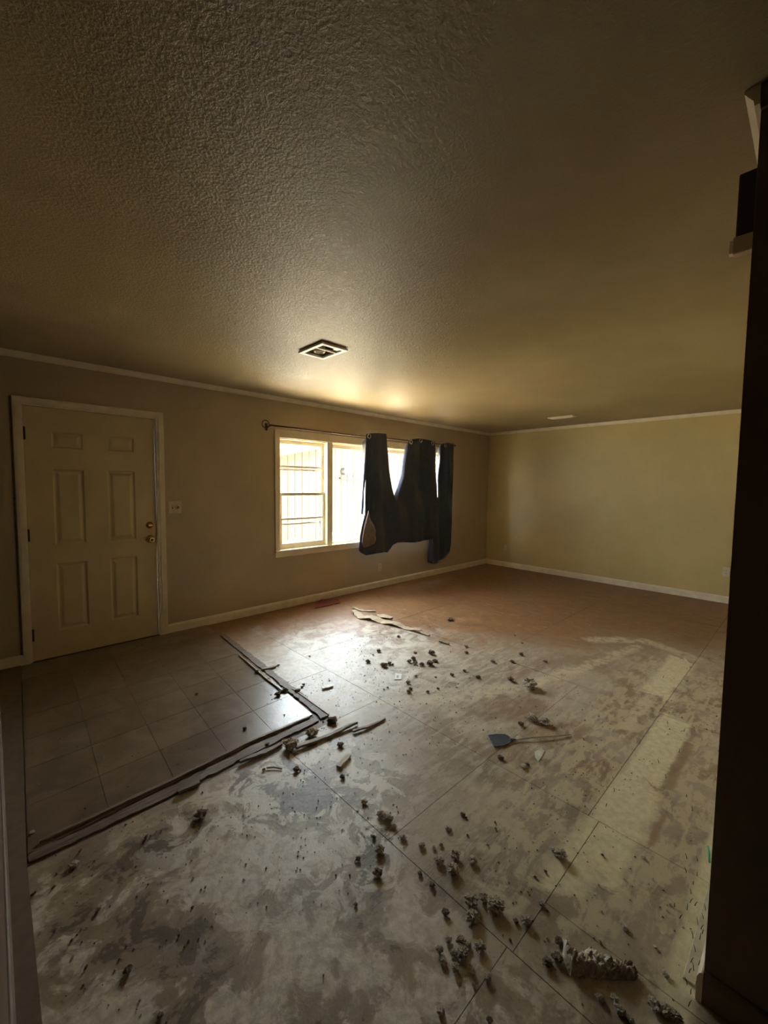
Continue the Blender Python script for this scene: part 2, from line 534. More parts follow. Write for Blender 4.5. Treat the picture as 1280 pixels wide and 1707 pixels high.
# ------------------------------------------------------------------ ceiling with the hole of the light box
LX0, LX1, LY0, LY1 = 1.712, 1.880, 2.425, 2.665
c0, c1 = (LEFT_X - 0.3, -1.7), (FAR_X + 0.4, WALL_Y + 0.42)
m = MB()
m.box((c0[0], c0[1], CEIL), (c1[0], LY0, CEIL + 0.2)).box((c0[0], LY1, CEIL), (c1[0], c1[1], CEIL + 0.2))
m.box((c0[0], LY0, CEIL), (LX0, LY1, CEIL + 0.2)).box((LX1, LY0, CEIL), (c1[0], LY1, CEIL + 0.2))
m.box((LX0, LY0, CEIL + 0.14), (LX1, LY1, CEIL + 0.2))
tag(m.build('ceiling', M['ceiling']), 'tan textured ceiling with a square light box', 'ceiling', kind='structure')

# ------------------------------------------------------------------ walls
DX0, DX1, DZ1 = 0.190, 1.130, 2.052           # door opening
WX0, WX1, WZ0, WZ1 = 2.400, 5.440, 0.690, 1.985   # window opening
T = 0.15
m = MB()
for a, b in (((LEFT_X - 0.15, 0), (DX0, CEIL)), ((DX0, DZ1), (DX1, CEIL)), ((DX1, 0), (WX0, CEIL)),
             ((WX0, 0), (WX1, WZ0)), ((WX0, WZ1), (WX1, CEIL)), ((WX1, 0), (FAR_X + 0.15, CEIL))):
    m.box((a[0], WALL_Y, a[1] - (0.12 if a[1] == 0 else 0)), (b[0], WALL_Y + T, b[1]))
tag(m.build('wall_front', M['wall']), 'beige wall with the front door and the wide window', 'wall', kind='structure')
tag(MB().box((FAR_X, -0.1, -0.12), (FAR_X + 0.15, WALL_Y, CEIL)).build('wall_far', M['wall_far_lit']), 'beige far wall with lightened colour and window light near the corner', 'wall', kind='structure')
tag(MB().box((HALL_X + 0.001, RIGHT_Y - 0.13, -0.12), (FAR_X, RIGHT_Y, CEIL)).build('wall_right', M['wall']), 'beige wall running off beyond the dark corner', 'wall', kind='structure')
tag(MB().box((HALL_X, -1.6, -0.12), (HALL_X + 0.12, RIGHT_Y - 0.0005, CEIL)).build('wall_hall', M['wall_end']), 'hall wall at the right edge with shade in its dark paint', 'wall', kind='structure')
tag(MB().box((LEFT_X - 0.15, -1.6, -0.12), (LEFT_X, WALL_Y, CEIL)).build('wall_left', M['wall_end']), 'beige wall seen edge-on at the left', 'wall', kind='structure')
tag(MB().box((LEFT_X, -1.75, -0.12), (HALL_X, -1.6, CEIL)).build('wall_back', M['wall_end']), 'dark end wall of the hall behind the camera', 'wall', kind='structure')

BB = [(0, 0), (0.014, 0), (0.014, 0.070), (0.009, 0.085), (0.004, 0.090), (0, 0.090)]
CR = [(0, 0), (0.030, 0), (0.030, -0.008), (0.022, -0.020), (0.012, -0.034), (0.010, -0.046), (0, -0.046)]
Xp, Yp, Zp = (1, 0, 0), (0, 1, 0), (0, 0, 1)


def moulding(name, prof, o, u, w, L, label, cat, mat='trim'):
    tag(MB().prism(prof, o, u, Zp, w, L).build(name, M[mat], fix=True), label, cat, kind='structure')


moulding('baseboard_front', BB, (1.196, WALL_Y, 0), (0, -1, 0), Xp, FAR_X - 1.196, 'cream baseboard under the window', 'baseboard')
moulding('baseboard_entry', BB, (LEFT_X, WALL_Y, 0), (0, -1, 0), Xp, 0.148 - LEFT_X, 'short baseboard stub between the left wall and the door', 'baseboard')
moulding('baseboard_far', BB, (FAR_X, RIGHT_Y, 0), (-1, 0, 0), Yp, WALL_Y - RIGHT_Y - 0.014, 'cream baseboard along the far wall', 'baseboard')
moulding('baseboard_right', BB, (HALL_X - 0.014, RIGHT_Y, 0), (0, 1, 0), Xp, FAR_X - HALL_X, 'pale baseboard beside the dark corner', 'baseboard')
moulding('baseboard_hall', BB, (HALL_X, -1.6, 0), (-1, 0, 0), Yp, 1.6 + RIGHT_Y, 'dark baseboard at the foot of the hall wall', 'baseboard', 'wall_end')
moulding('baseboard_left', BB, (LEFT_X, -1.6, 0), (1, 0, 0), Yp, 1.6 + WALL_Y - 0.014, 'dim baseboard along the left edge', 'baseboard', 'base_dark')
fb = [(LEFT_X + 0.014, -1.5, 0), (0.045, -1.5, 0), (0.050, 2.0, 0), (0.126, 4.24, 0), (LEFT_X + 0.014, 4.24, 0)]
MB().hexa(fb, [(x, y, 0.012) for x, y, z in fb]).build('edge_filler', M['base_dark'], base, fix=True)

moulding('trim_1', CR, (LEFT_X, WALL_Y, CEIL), (0, -1, 0), Xp, FAR_X - LEFT_X, 'narrow ceiling trim above door and window', 'trim')
moulding('trim_2', CR, (FAR_X, RIGHT_Y, CEIL), (-1, 0, 0), Yp, WALL_Y - RIGHT_Y - 0.03, 'narrow ceiling trim on the far wall', 'trim')
moulding('trim_3', CR, (HALL_X - 0.03, RIGHT_Y, CEIL), (0, 1, 0), Xp, FAR_X - HALL_X - 0.01, 'pale ceiling trim at the top right corner', 'trim')
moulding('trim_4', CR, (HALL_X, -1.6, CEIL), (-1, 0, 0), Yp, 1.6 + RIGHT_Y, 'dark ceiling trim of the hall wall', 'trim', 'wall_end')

# ------------------------------------------------------------------ front door
door = tag(empty('door_1', (0.66, WALL_Y, 0)), 'cream six-panel front door with brass locks', 'door', kind='structure')
SY0, SY1 = WALL_Y + 0.012, WALL_Y + 0.052
sx0, sx1, sz0, sz1 = 0.205, 1.119, 0.010, 2.042
PX = [(0.372, 0.580), (0.745, 0.955)]
PZ = [(0.225, 0.785), (0.940, 1.555), (1.725, 1.855)]
m = MB()
m.box((sx0, SY0, sz0), (PX[0][0], SY1, sz1)).box((PX[0][1], SY0, sz0), (PX[1][0], SY1, sz1)).box((PX[1][1], SY0, sz0), (sx1, SY1, sz1))
zz = [sz0] + [z for a in PZ for z in a] + [sz1]
for px0, px1 in PX:
    for k in range(0, len(zz), 2):
        m.box((px0, SY0, zz[k]), (px1, SY1, zz[k + 1]))
m.build('door_slab', M['door'], door)
for px0, px1 in PX:
    for z0, z1 in PZ:
        m = MB()
        def ring(e, y):
            return [(px0 + e, y, z0 + e), (px1 - e, y, z0 + e), (px1 - e, y, z1 - e), (px0 + e, y, z1 - e)]
        R = [ring(0, SY0), ring(0.012, SY0 + 0.010), ring(0.022, SY0 + 0.010), ring(0.042, SY0 + 0.002)]
        vs = sum(R, []) + [(px0, SY1, z0), (px1, SY1, z0), (px1, SY1, z1), (px0, SY1, z1)]
        fs = [(a * 4 + i, a * 4 + (i + 1) % 4, a * 4 + 4 + (i + 1) % 4, a * 4 + 4 + i) for a in range(3) for i in range(4)]
        fs += [(12, 13, 14, 15), (19, 18, 17, 16)]
        m.add(vs, fs).build('door_panel', M['door'], door)
# casing and jamb
m = MB()
m.box((0.145, WALL_Y - 0.017, 0), (0.188, WALL_Y, 2.055)).box((0.160, WALL_Y - 0.022, 0), (0.180, WALL_Y - 0.016, 2.055))
m.build('door_casing', M['trim'], door)
m = MB().box((1.128, WALL_Y - 0.017, 0), (1.196, WALL_Y, 2.055)).box((1.150, WALL_Y - 0.023, 0), (1.188, WALL_Y - 0.016, 2.055))
m.build('door_casing', M['trim'], door)
m = MB().box((0.145, WALL_Y - 0.017, 2.055), (1.196, WALL_Y, 2.105)).box((0.155, WALL_Y - 0.022, 2.066), (1.186, WALL_Y - 0.016, 2.096))
m.build('door_casing', M['trim'], door)
m = MB().box((DX0 - 0.002, WALL_Y - 0.008, 0), (DX0 + 0.012, WALL_Y + T, DZ1)).box((DX1 - 0.009, WALL_Y - 0.008, 0), (DX1 + 0.002, WALL_Y + T, DZ1))
m.box((DX0, WALL_Y - 0.008, DZ1 - 0.008), (DX1, WALL_Y + T, DZ1 + 0.002))
m.box((DX0 + 0.01, SY1 + 0.002, 0), (DX0 + 0.03, SY1 + 0.025, DZ1)).box((DX0, SY1 + 0.002, DZ1 - 0.03), (DX1, SY1 + 0.025, DZ1))
m.build('door_jamb', M['trim'], door)
MB().box((0.128, WALL_Y - 0.005, 0.09), (0.140, WALL_Y, 2.10)).build('loose_wall_edge', M['edge_wood'], door)
MB().box((DX0, WALL_Y - 0.01, -0.002), (DX1, WALL_Y + T, 0.0098)).build('threshold', M['hinge'], door)
for z in (0.225, 1.03, 1.83):
    h = MB().tube([(0.203, WALL_Y + 0.004, z - 0.05), (0.203, WALL_Y + 0.004, z + 0.05)], 0.008, 10)
    h.box((0.194, WALL_Y + 0.006, z - 0.048), (0.216, WALL_Y + 0.013, z + 0.048))
    h.build('hinge', M['hinge'], door, smooth=False)
k = MB().lathe([(0, 0.0), (0.031, 0), (0.033, 0.004), (0.028, 0.012), (0.019, 0.014), (0.019, 0.018), (0, 0.018)], (1.064, SY0, 1.062), (0, -1, 0), 24).build('deadbolt', M['brass'], door, smooth=True)
MB().box((1.045, SY0 - 0.036, 1.056), (1.083, SY0 - 0.016, 1.068)).build('thumb_turn', M['brass'], k, bevel=0.003)
k = MB().lathe([(0, 0), (0.036, 0), (0.038, 0.005), (0.024, 0.012), (0.013, 0.016), (0.012, 0.030), (0.022, 0.036), (0.029, 0.046), (0.029, 0.056), (0.022, 0.064), (0.013, 0.066), (0.010, 0.062), (0, 0.062)],
               (1.066, SY0, 0.930), (0, -1, 0), 28).build('door_knob', M['brass'], door, smooth=True)
MB().lathe([(0, 0), (0.008, 0), (0.008, 0.008), (0, 0.008)], (1.066, SY0 - 0.060, 0.930), (0, -1, 0), 16).build('lock_button', M['hinge'], k)
MB().box((1.1185, SY0 - 0.001, 0.86), (1.1205, SY1, 1.10)).build('latch_plate', M['hinge'], door)

# ------------------------------------------------------------------ window
win = tag(empty('window_1', (3.92, WALL_Y, WZ0)), 'wide three-part window with cream frame beside the black curtain', 'window', kind='structure')
cy = WALL_Y - 0.018
MB().box((2.345, cy, 0.668), (2.402, WALL_Y, 2.078)).build('window_casing', M['window'], win, bevel=0.003)
MB().box((5.438, cy, 0.668), (5.498, WALL_Y, 2.078)).build('window_casing', M['window'], win, bevel=0.003)
MB().box((2.402, cy, 1.983), (5.438, WALL_Y, 2.078)).build('window_casing', M['window'], win, bevel=0.003)
MB().box((2.335, WALL_Y - 0.045, 0.668), (5.508, WALL_Y + 0.075, 0.692)).build('window_stool', M['window'], win, bevel=0.004)
MB().box((2.345, WALL_Y - 0.016, 0.608), (5.498, WALL_Y, 0.668)).build('window_apron', M['window'], win, bevel=0.003)
m = MB().box((WX0, WALL_Y, WZ0), (WX0 + 0.016, WALL_Y + T, WZ1)).box((WX1 - 0.016, WALL_Y, WZ0), (WX1, WALL_Y + T, WZ1)).box((WX0, WALL_Y, WZ1 - 0.014), (WX1, WALL_Y + T, WZ1))
m.box((WX0, WALL_Y + 0.07, WZ0 - 0.02), (WX1, WALL_Y + T + 0.03, WZ0 + 0.004))
m.build('window_jamb', M['window'], win)
MULL = [(3.066, 3.150), (4.690, 4.774)]
for a, b in MULL:
    MB().box((a, WALL_Y - 0.014, WZ0), (b, WALL_Y + T, WZ1)).build('window_mullion', M['window'], win, bevel=0.003)


def sash(x0, x1, z0, z1, y, st=0.045, rt=0.05, rb=0.055, munt=None, th=0.032):
    s = MB().box((x0, y, z0), (x0 + st, y + th, z1)).box((x1 - st, y, z0), (x1, y + th, z1))
    s.box((x0 + st, y, z0), (x1 - st, y + th, z0 + rb)).box((x0 + st, y, z1 - rt), (x1 - st, y + th, z1))
    o = s.build('window_sash', M['window'], win, bevel=0.002)
    if munt:
        MB().box((x0 + st, y + 0.003, munt - 0.011), (x1 - st, y + th - 0.003, munt + 0.011)).build('muntin', M['window'], o)
    MB().box((x0 + st, y + 0.014, z0 + rb), (x1 - st, y + 0.018, z1 - rt)).build('pane', M['glass'], o)
    return o


zl = 1.335
for x0, x1 in ((WX0 + 0.016, MULL[0][0]), (MULL[1][1], WX1 - 0.016)):
    lo = sash(x0, x1, WZ0 + 0.004, zl + 0.02, WALL_Y + 0.035, 0.04, 0.035, 0.062, 1.045)
    hi = sash(x0, x1, zl - 0.012, WZ1 - 0.014, WALL_Y + 0.070, 0.04, 0.045, 0.036, 1.662)
    xm = (x0 + x1) / 2
    MB().lathe([(0, 0), (0.018, 0), (0.014, 0.012), (0.006, 0.018), (0, 0.018)], (xm, WALL_Y + 0.05, zl + 0.02), Zp, 12).build('sash_lock', M['chrome'], lo)
    st = MB().box((x0, WALL_Y + 0.128, WZ0), (x0 + 0.02, WALL_Y + 0.14, WZ1)).box((x1 - 0.02, WALL_Y + 0.128, WZ0), (x1, WALL_Y + 0.14, WZ1))
    for z in (0.975, 1.63):
        st.box((x0, WALL_Y + 0.128, z - 0.011), (x1, WALL_Y + 0.14, z + 0.011))
    st.build('storm_frame', M['cavity'], win)
sash(MULL[0][1], MULL[1][0], WZ0 + 0.004, WZ1 - 0.014, WALL_Y + 0.055, 0.016, 0.05, 0.02)

# ------------------------------------------------------------------ curtain rod and curtain
RY, RZ0, RZ1 = 4.165, 2.098, 2.118
rod = tag(empty('curtain_rod', (2.2, RY, RZ0)), 'thin dark curtain rod above the window', 'curtain rod')
def rz(x): return RZ0 + (RZ1 - RZ0) * (x - 2.2) / (5.56 - 2.2)
MB().tube([(2.235, RY, rz(2.235)), (3.3, RY, rz(3.3) - 0.012), (4.4, RY, rz(4.4) - 0.004), (5.56, RY, rz(5.56))], 0.0085, 10).build('pole', M['rod'], rod, smooth=True)
pts = [(2.19 + 0.042 * math.cos(a), RY, 2.102 + 0.042 * math.sin(a)) for a in np.linspace(0, 2 * math.pi * 0.92, 22)]
MB().tube(pts, 0.005, 8).build('finial', M['rod'], rod, smooth=True)
MB().tube([(5.56, RY, rz(5.56)), (5.575, RY, rz(5.56)), (5.60, RY, rz(5.56))], [0.009, 0.018, 0.006], 10).build('finial', M['rod'], rod, smooth=True)
for x in (2.245, 5.545):
    b = MB().tube([(x, WALL_Y, rz(x) - 0.01), (x, RY, rz(x) - 0.01)], 0.006, 8).box((x - 0.014, WALL_Y - 0.006, rz(x) - 0.05), (x + 0.014, WALL_Y, rz(x) + 0.03))
    b.build('bracket', M['rod'], rod)

CY = 4.165


def cxz(px, py):
    p = ray(px, py, 1, CY)
    return (p.x, p.z)


TOP = [cxz(*a) for a in [(596.5, 916), (600, 893), (604, 871), (608.2, 853), (608.8, 724), (616, 722.5), (630, 722), (642.6, 723), (645, 741), (649, 772), (654, 805), (659, 827), (665, 812), (671, 788), (676, 762), (679.5, 736), (683, 732.5), (698, 731), (710, 733), (723.5, 736), (724.3, 752), (725, 790), (725.8, 829), (727.8, 829), (729.6, 800), (731.8, 770), (734.2, 740), (745, 738), (754.8, 739.5)]]
BOT = [cxz(*a) for a in [(596.5, 917), (600, 921), (611, 926), (625, 922), (640, 920.5), (646, 921), (650, 915), (655, 908), (661, 904), (672, 903.5), (684, 904.5), (698, 903), (712, 900), (720, 897.5), (720.6, 930), (721.5, 940), (732, 936), (742, 929), (747.5, 921), (749.5, 910), (751.5, 850), (754.8, 760)]]
BOT = [(x, z) for x, z in BOT]
# the rightmost strip hangs lower than the middle: its foot reaches back under the middle part
txs = sorted(set([p[0] for p in TOP] + [p[0] for p in BOT] + list(np.linspace(TOP[0][0], TOP[-1][0], 150))))
tx, tz = zip(*TOP); bx_, bz = zip(*BOT)
NR = 30


def fold(x, s):
    """depth of the fabric at width x and height fraction s (1 = rod)"""
    g = 0.0
    for c, w, a in ((3.80, 0.11, 0.035), (4.72, 0.09, -0.03), (4.95, 0.08, 0.03), (5.36, 0.07, 0.035)):
        g += a * math.exp(-((x - c) / w) ** 2) * (0.35 + 0.65 * s)
    g += 0.016 * math.sin(x * 15 + 2.3 * s) * (0.4 + 0.6 * (1 - s)) + 0.003 * math.sin(x * 37 + 5 * s)
    # drag folds that run from the grommets towards the sag
    g += 0.012 * math.sin((x * 5 + s * 7) * 2.2) * (1 - s) * s * 4
    return g


def edge_roll(x, z):
    r = 0.0
    if x < 3.735 and z > 1.05:
        r += 0.085 * (1 - (x - 3.62) / 0.115) ** 1.3 if x > 3.62 else 0.085
    if 5.19 < x < 5.33:
        r += 0.06 * (1 - (x - 5.19) / 0.14)
    for i in range(len(TOP) - 1):
        pass
    return r


m = MB(); ids = []
for x in txs:
    zt = float(np.interp(x, tx, tz)); zb = float(np.interp(x, bx_, bz))
    if zb > zt - 0.004: zb = zt - 0.004
    col = []
    for r in range(NR + 1):
        q = r / NR
        z = zt + (zb - zt) * q
        s = max(0.0, min(1.0, (z - 0.4) / 1.75))
        y = CY - 0.012 - fold(x, s) * (0.25 if z > 2.06 else 1.0) + edge_roll(x, z)
        if zt < 2.05 and 3.95 < x < 4.5:       # hem of the sag rolls towards the pane
            y += 0.05 * max(0.0, 1 - (zt - z) / 0.10)
        y = min(y, WALL_Y - 0.022 if z > 0.60 else WALL_Y - 0.006)
        if 0.6 < z < 0.72: y = min(y, WALL_Y - 0.050)
        y = min(y, RY - 0.013) if z > 2.07 else y
        col.append(len(m.v)); m.v.append((x, y, z))
    ids.append(col)
for a in range(len(ids) - 1):
    for r in range(NR):
        m.f.append((ids[a][r], ids[a][r + 1], ids[a + 1][r + 1], ids[a + 1][r])); m.m.append(0)
cur = tag(empty('curtain', (4.5, CY, 0.2)), 'black grommet curtain sagging off its rod over the window', 'curtain')
co = m.build('fabric', M['curtain'], cur, smooth=True)
sm = co.modifiers.new('thick', 'SOLIDIFY'); sm.thickness = 0.003; sm.offset = 0
# the drooping foot below the right-hand strip that swings back under the middle
m = MB(); ids = []
for i in range(16):
    q = i / 15
    pt = cxz(714.6 + (723.0 - 714.6) * q, 880); pb = cxz(716 + 6 * q, 937.5 + 2.5 * q); pt2 = cxz(719.5 + 3 * q, 893)
    col = []
    for r in range(11):
        w = r / 10
        x = pt2[0] * (1 - w) + pb[0] * w; z = pt2[1] * (1 - w) + pb[1] * w
        col.append(len(m.v)); m.v.append((x, CY + 0.02 + 0.02 * math.sin(q * 5) + 0.02 * (1 - q), z))
    ids.append(col)
for a in range(15):
    for r in range(10):
        m.f.append((ids[a][r], ids[a][r + 1], ids[a + 1][r + 1], ids[a + 1][r])); m.m.append(0)
o = m.build('hem_foot', M['curtain'], cur, smooth=True); sm = o.modifiers.new('thick', 'SOLIDIFY'); sm.thickness = 0.003
# pale lining turned out at the lower left
A = [cxz(609.5, 851), cxz(603, 884), cxz(599, 904), cxz(603, 913), cxz(613, 910), cxz(621, 905), cxz(625.5, 893), cxz(620, 877), cxz(614, 864)]
ctr = np.mean(A, axis=0)
m = MB(); m.v.append((ctr[0], CY - 0.062, ctr[1]))
for k_, sc in ((0, 0.55), (1, 1.0)):
    for x, z in A:
        m.v.append((ctr[0] + (x - ctr[0]) * sc, CY - 0.046 - 0.012 * (1 - sc) + 0.012 * math.sin(x * 60), ctr[1] + (z - ctr[1]) * sc))
n = len(A)
for i in range(n):
    j = (i + 1) % n
    m.f += [(0, 1 + i, 1 + j), (1 + i, 1 + n + i, 1 + n + j, 1 + j)]; m.m += [0, 0]
o = m.build('lining', M['lining'], cur, smooth=True); sm = o.modifiers.new('thick', 'SOLIDIFY'); sm.thickness = 0.003
o['label'] = 'pale taupe lining turned out at the lower left'
for px, py in ((613, 727.5), (683, 737), (700, 734.5), (718, 739.5), (740, 743)):
    x, z = cxz(px, py)
    pts = [(x + 0.026 * math.cos(a), CY - 0.024 - fold(x, 0.95) * 0.3, z + 0.028 * math.sin(a)) for a in np.linspace(0, 2 * math.pi, 17)]
    MB().tube(pts, 0.006, 6, caps=False).build('grommet', M['chrome'], cur, smooth=True)

# ------------------------------------------------------------------ plates
def plate(name, c, u, nrm, w, h, label, cat, kind):
    c, u, nrm = Vector(c), Vector(u), Vector(nrm)
    z = Vector((0, 0, 1))
    t = tag(empty(name, c), label, cat)
    def slab(w_, h_, d0, d1, off=(0, 0)):
        q = c + u * off[0] + z * off[1]
        pr = [q - u * w_ / 2 - z * h_ / 2, q + u * w_ / 2 - z * h_ / 2, q + u * w_ / 2 + z * h_ / 2, q - u * w_ / 2 + z * h_ / 2]
        return [p + nrm * d0 for p in pr], [p + nrm * d1 for p in pr]
    MB().hexa(*slab(w, h, 0.0, 0.006)).build('cover_plate', M['plate'], t, fix=True, bevel=0.002)
    if kind == 'outlet':
        for dz in (-0.020, 0.020):
            r = MB().hexa(*slab(0.032, 0.028, 0.005, 0.0085, (0, dz))).build('receptacle', M['plate'], t, fix=True, bevel=0.002)
            for du in (-0.006, 0.006):
                MB().hexa(*slab(0.003, 0.009, 0.008, 0.0090, (du, dz + 0.003))).build('slot', M['slot'], r, fix=True)
    else:
        r = MB().hexa(*slab(0.011, 0.026, 0.005, 0.007, (-0.022, 0))).build('toggle_base', M['slot'], t, fix=True)
        MB().hexa(*slab(0.008, 0.012, 0.006, 0.017, (-0.022, 0.006))).build('toggle', M['plate'], r, fix=True)
        MB().lathe([(0.021, 0.005), (0.021, 0.010), (0.017, 0.024), (0, 0.025)], c + u * 0.022, nrm, 18).build('dimmer_knob', M['plate'], t, smooth=True)
        MB().lathe([(0.012, 0.0245), (0.012, 0.0258), (0, 0.0258)], c + u * 0.022, nrm, 14).build('knob_cap', M['cavity'], t)
    return t


plate('light_switch', (1.284, WALL_Y, 1.222), Xp, (0, -1, 0), 0.115, 0.115, 'ivory double switch plate with dimmer to the right of the door', 'switch', 'switch')
plate('wall_outlet', (3.99, WALL_Y, 0.280), Xp, (0, -1, 0), 0.072, 0.115, 'ivory outlet low on the wall under the window', 'outlet', 'outlet')
plate('wall_outlet', (FAR_X, 3.852, 0.350), (0, -1, 0), (-1, 0, 0), 0.072, 0.115, 'ivory outlet on the far wall near the room corner', 'outlet', 'outlet')
plate('wall_outlet', (FAR_X, 0.745, 0.400), (0, -1, 0), (-1, 0, 0), 0.072, 0.115, 'dim outlet on the far wall beside the dark hall corner', 'outlet', 'outlet')

# ------------------------------------------------------------------ ceiling light box
lt = tag(empty('ceiling_light', (1.795, 2.545, CEIL)), 'square white ceiling light frame missing its glass', 'light')
zf0, zf1 = CEIL - 0.020, CEIL - 0.006
ox0, ox1, oy0, oy1 = 1.684, 1.908, 2.395, 2.695
m = MB().box((ox0, oy0, zf0), (LX0, oy1, zf1)).box((LX1, oy0, zf0), (ox1, oy1, zf1)).box((LX0, oy0, zf0), (LX1, LY0, zf1)).box((LX0, LY1, zf0), (LX1, oy1, zf1))
m.build('light_frame', M['white_metal'], lt)
m = MB().box((LX0, LY0, CEIL - 0.006), (LX0 + 0.004, LY1, CEIL + 0.135)).box((LX1 - 0.004, LY0, CEIL - 0.006), (LX1, LY1, CEIL + 0.135))
m.box((LX0, LY0, CEIL - 0.006), (LX1, LY0 + 0.004, CEIL + 0.135)).box((LX0, LY1 - 0.004, CEIL - 0.006), (LX1, LY1, CEIL + 0.135)).box((LX0, LY0, CEIL + 0.128), (LX1, LY1, CEIL + 0.135))
m.build('light_housing', M['cavity'], lt)
MB().box((LX0, 2.500, CEIL - 0.019), (LX1, 2.512, CEIL - 0.008)).build('crossbar', M['white_metal'], lt)
s = MB().lathe([(0, 0.055), (0.030, 0.055), (0.040, 0.035), (0.044, 0.0), (0.036, -0.010), (0.030, 0.0), (0, 0.004)], (1.795, 2.585, CEIL - 0.006), Zp, 22).build('lamp_socket', M['porcelain'], lt, smooth=True)
MB().tube([(1.795, 2.585, CEIL + 0.05), (1.795, 2.585, CEIL + 0.13)], 0.016, 10).build('socket_stem', M['cavity'], s)
MB().box((1.83, 2.43, CEIL - 0.012), (1.87, 2.47, CEIL + 0.03)).build('wire_nut', M['porcelain'], lt)
# dark box that hangs beside the frame
# ------------------------------------------------------------------ ceiling vent
vt = tag(empty('ceiling_vent', (5.86, 2.53, CEIL)), 'narrow white ceiling vent near the far wall', 'vent')
vx0, vx1, vy0, vy1 = 5.79, 5.93, 2.36, 2.71
m = MB().box((vx0, vy0, CEIL - 0.010), (vx0 + 0.02, vy1, CEIL)).box((vx1 - 0.02, vy0, CEIL - 0.010), (vx1, vy1, CEIL)).box((vx0 + 0.02, vy0, CEIL - 0.010), (vx1 - 0.02, vy0 + 0.025, CEIL)).box((vx0 + 0.02, vy1 - 0.025, CEIL - 0.010), (vx1 - 0.02, vy1, CEIL))
m.build('vent_frame', M['plate'], vt)
MB().box((vx0 + 0.02, vy0 + 0.025, CEIL - 0.003), (vx1 - 0.02, vy1 - 0.025, CEIL - 0.001)).build('vent_back', M['slot'], vt)
for i in range(5):
    x = vx0 + 0.030 + i * 0.02
    MB().hexa([(x, vy0 + 0.025, CEIL - 0.016), (x + 0.003, vy0 + 0.025, CEIL - 0.016), (x + 0.003, vy1 - 0.025, CEIL - 0.016), (x, vy1 - 0.025, CEIL - 0.016)],
              [(x - 0.008, vy0 + 0.025, CEIL - 0.003), (x - 0.005, vy0 + 0.025, CEIL - 0.003), (x - 0.005, vy1 - 0.025, CEIL - 0.003), (x - 0.008, vy1 - 0.025, CEIL - 0.003)]).build('louvre', M['plate'], vt, fix=True)

# ------------------------------------------------------------------ dark box on the right wall by the ceiling
ch = tag(empty('door_chime', (1.7, RIGHT_Y, 2.14)), 'dark brown chime box high on the wall by the hall corner', 'chime')
MB().box((1.605, RIGHT_Y, 2.190), (1.70, RIGHT_Y + 0.058, 2.366)).build('chime_cover', M['chime'], ch, bevel=0.004)
MB().box((1.600, RIGHT_Y, 2.196), (1.606, RIGHT_Y + 0.045, 2.360)).build('side_grille', M['chime'], ch)
MB().hexa([(1.596, RIGHT_Y, 2.140), (1.625, RIGHT_Y, 2.140), (1.625, RIGHT_Y + 0.062, 2.140), (1.596, RIGHT_Y + 0.062, 2.140)], [(1.596, RIGHT_Y, 2.189), (1.70, RIGHT_Y, 2.189), (1.70, RIGHT_Y + 0.062, 2.189), (1.596, RIGHT_Y + 0.062, 2.189)]).build('chime_base', M['wall'], ch, bevel=0.004)
MB().box((1.594, RIGHT_Y + 0.060, 2.142), (1.615, RIGHT_Y + 0.070, 2.180)).build('clip', M['trim'], ch, bevel=0.002)

# ------------------------------------------------------------------ outside, seen through the panes
GZ = -0.15
tag(MB().box((-8, WALL_Y + 0.16, GZ - 0.1), (22, 24, GZ)).build('ground', M['concrete']), 'sunlit pale concrete yard outside the window', 'ground', kind='structure')
SHY = 8.5
shed = tag(empty('garage', (7.4, SHY, GZ)), 'sunlit tan garage with vertical siding seen through the window', 'building')
SX0, SX1, RIDGE_X, RIDGE_Z, EAVE_Z = 4.62, 10.5, 7.56, 2.78, 2.12
def roof_z(x):
    return EAVE_Z + (RIDGE_Z - EAVE_Z) * (1 - abs(x - RIDGE_X) / (RIDGE_X - SX0))
bw = (SX1 - SX0) / 30
for i in range(30):
    x0, x1 = SX0 + i * bw + 0.006, SX0 + (i + 1) * bw - 0.006
    xs = [x0, x1] if not x0 < RIDGE_X < x1 else [x0, RIDGE_X, x1]
    bot = [(x, SHY, GZ) for x in (x0, x1)] + [(x, SHY, roof_z(x)) for x in reversed(xs)]
    MB().hexa(bot, [(a, SHY + 0.025, c) for a, b, c in bot]).build('siding_board', M['siding'], shed, fix=True)
MB().box((SX0, SHY + 0.03, GZ), (SX1, SHY + 4.0, EAVE_Z)).build('garage_body', M['eave'], shed)
for s in (0, 1):
    xa, xb = (SX0 - 0.45, RIDGE_X) if s == 0 else (RIDGE_X, SX1 + 0.45)
    za, zb = roof_z(xa) + 0.02, roof_z(xb) + 0.02
    pr = [(xa, SHY - 0.40, za), (xb, SHY - 0.40, zb), (xb, SHY + 4.2, zb), (xa, SHY + 4.2, za)]
    MB().hexa(pr, [(a, b, c + 0.09) for a, b, c in pr]).build('roof_slope', M['roof'], shed, fix=True)
    pr = [(xa, SHY - 0.43, za - 0.07), (xb, SHY - 0.43, zb - 0.07), (xb, SHY - 0.40, zb - 0.07), (xa, SHY - 0.40, za - 0.07)]
    MB().hexa(pr, [(a, b, c + 0.17) for a, b, c in pr]).build('rake_board', M['eave'], shed, fix=True)
ll = MB().box((6.50, SHY - 0.10, 1.60), (7.32, SHY - 0.002, 1.645)).build('wall_shelf', M['lamp_dark'], shed)
MB().lathe([(0, 0), (0.09, 0), (0.09, 0.03), (0.06, 0.10), (0, 0.11)], (6.64, SHY, 1.80), (0, -1, 0), 14).build('wall_lamp', M['lamp_dark'], shed)
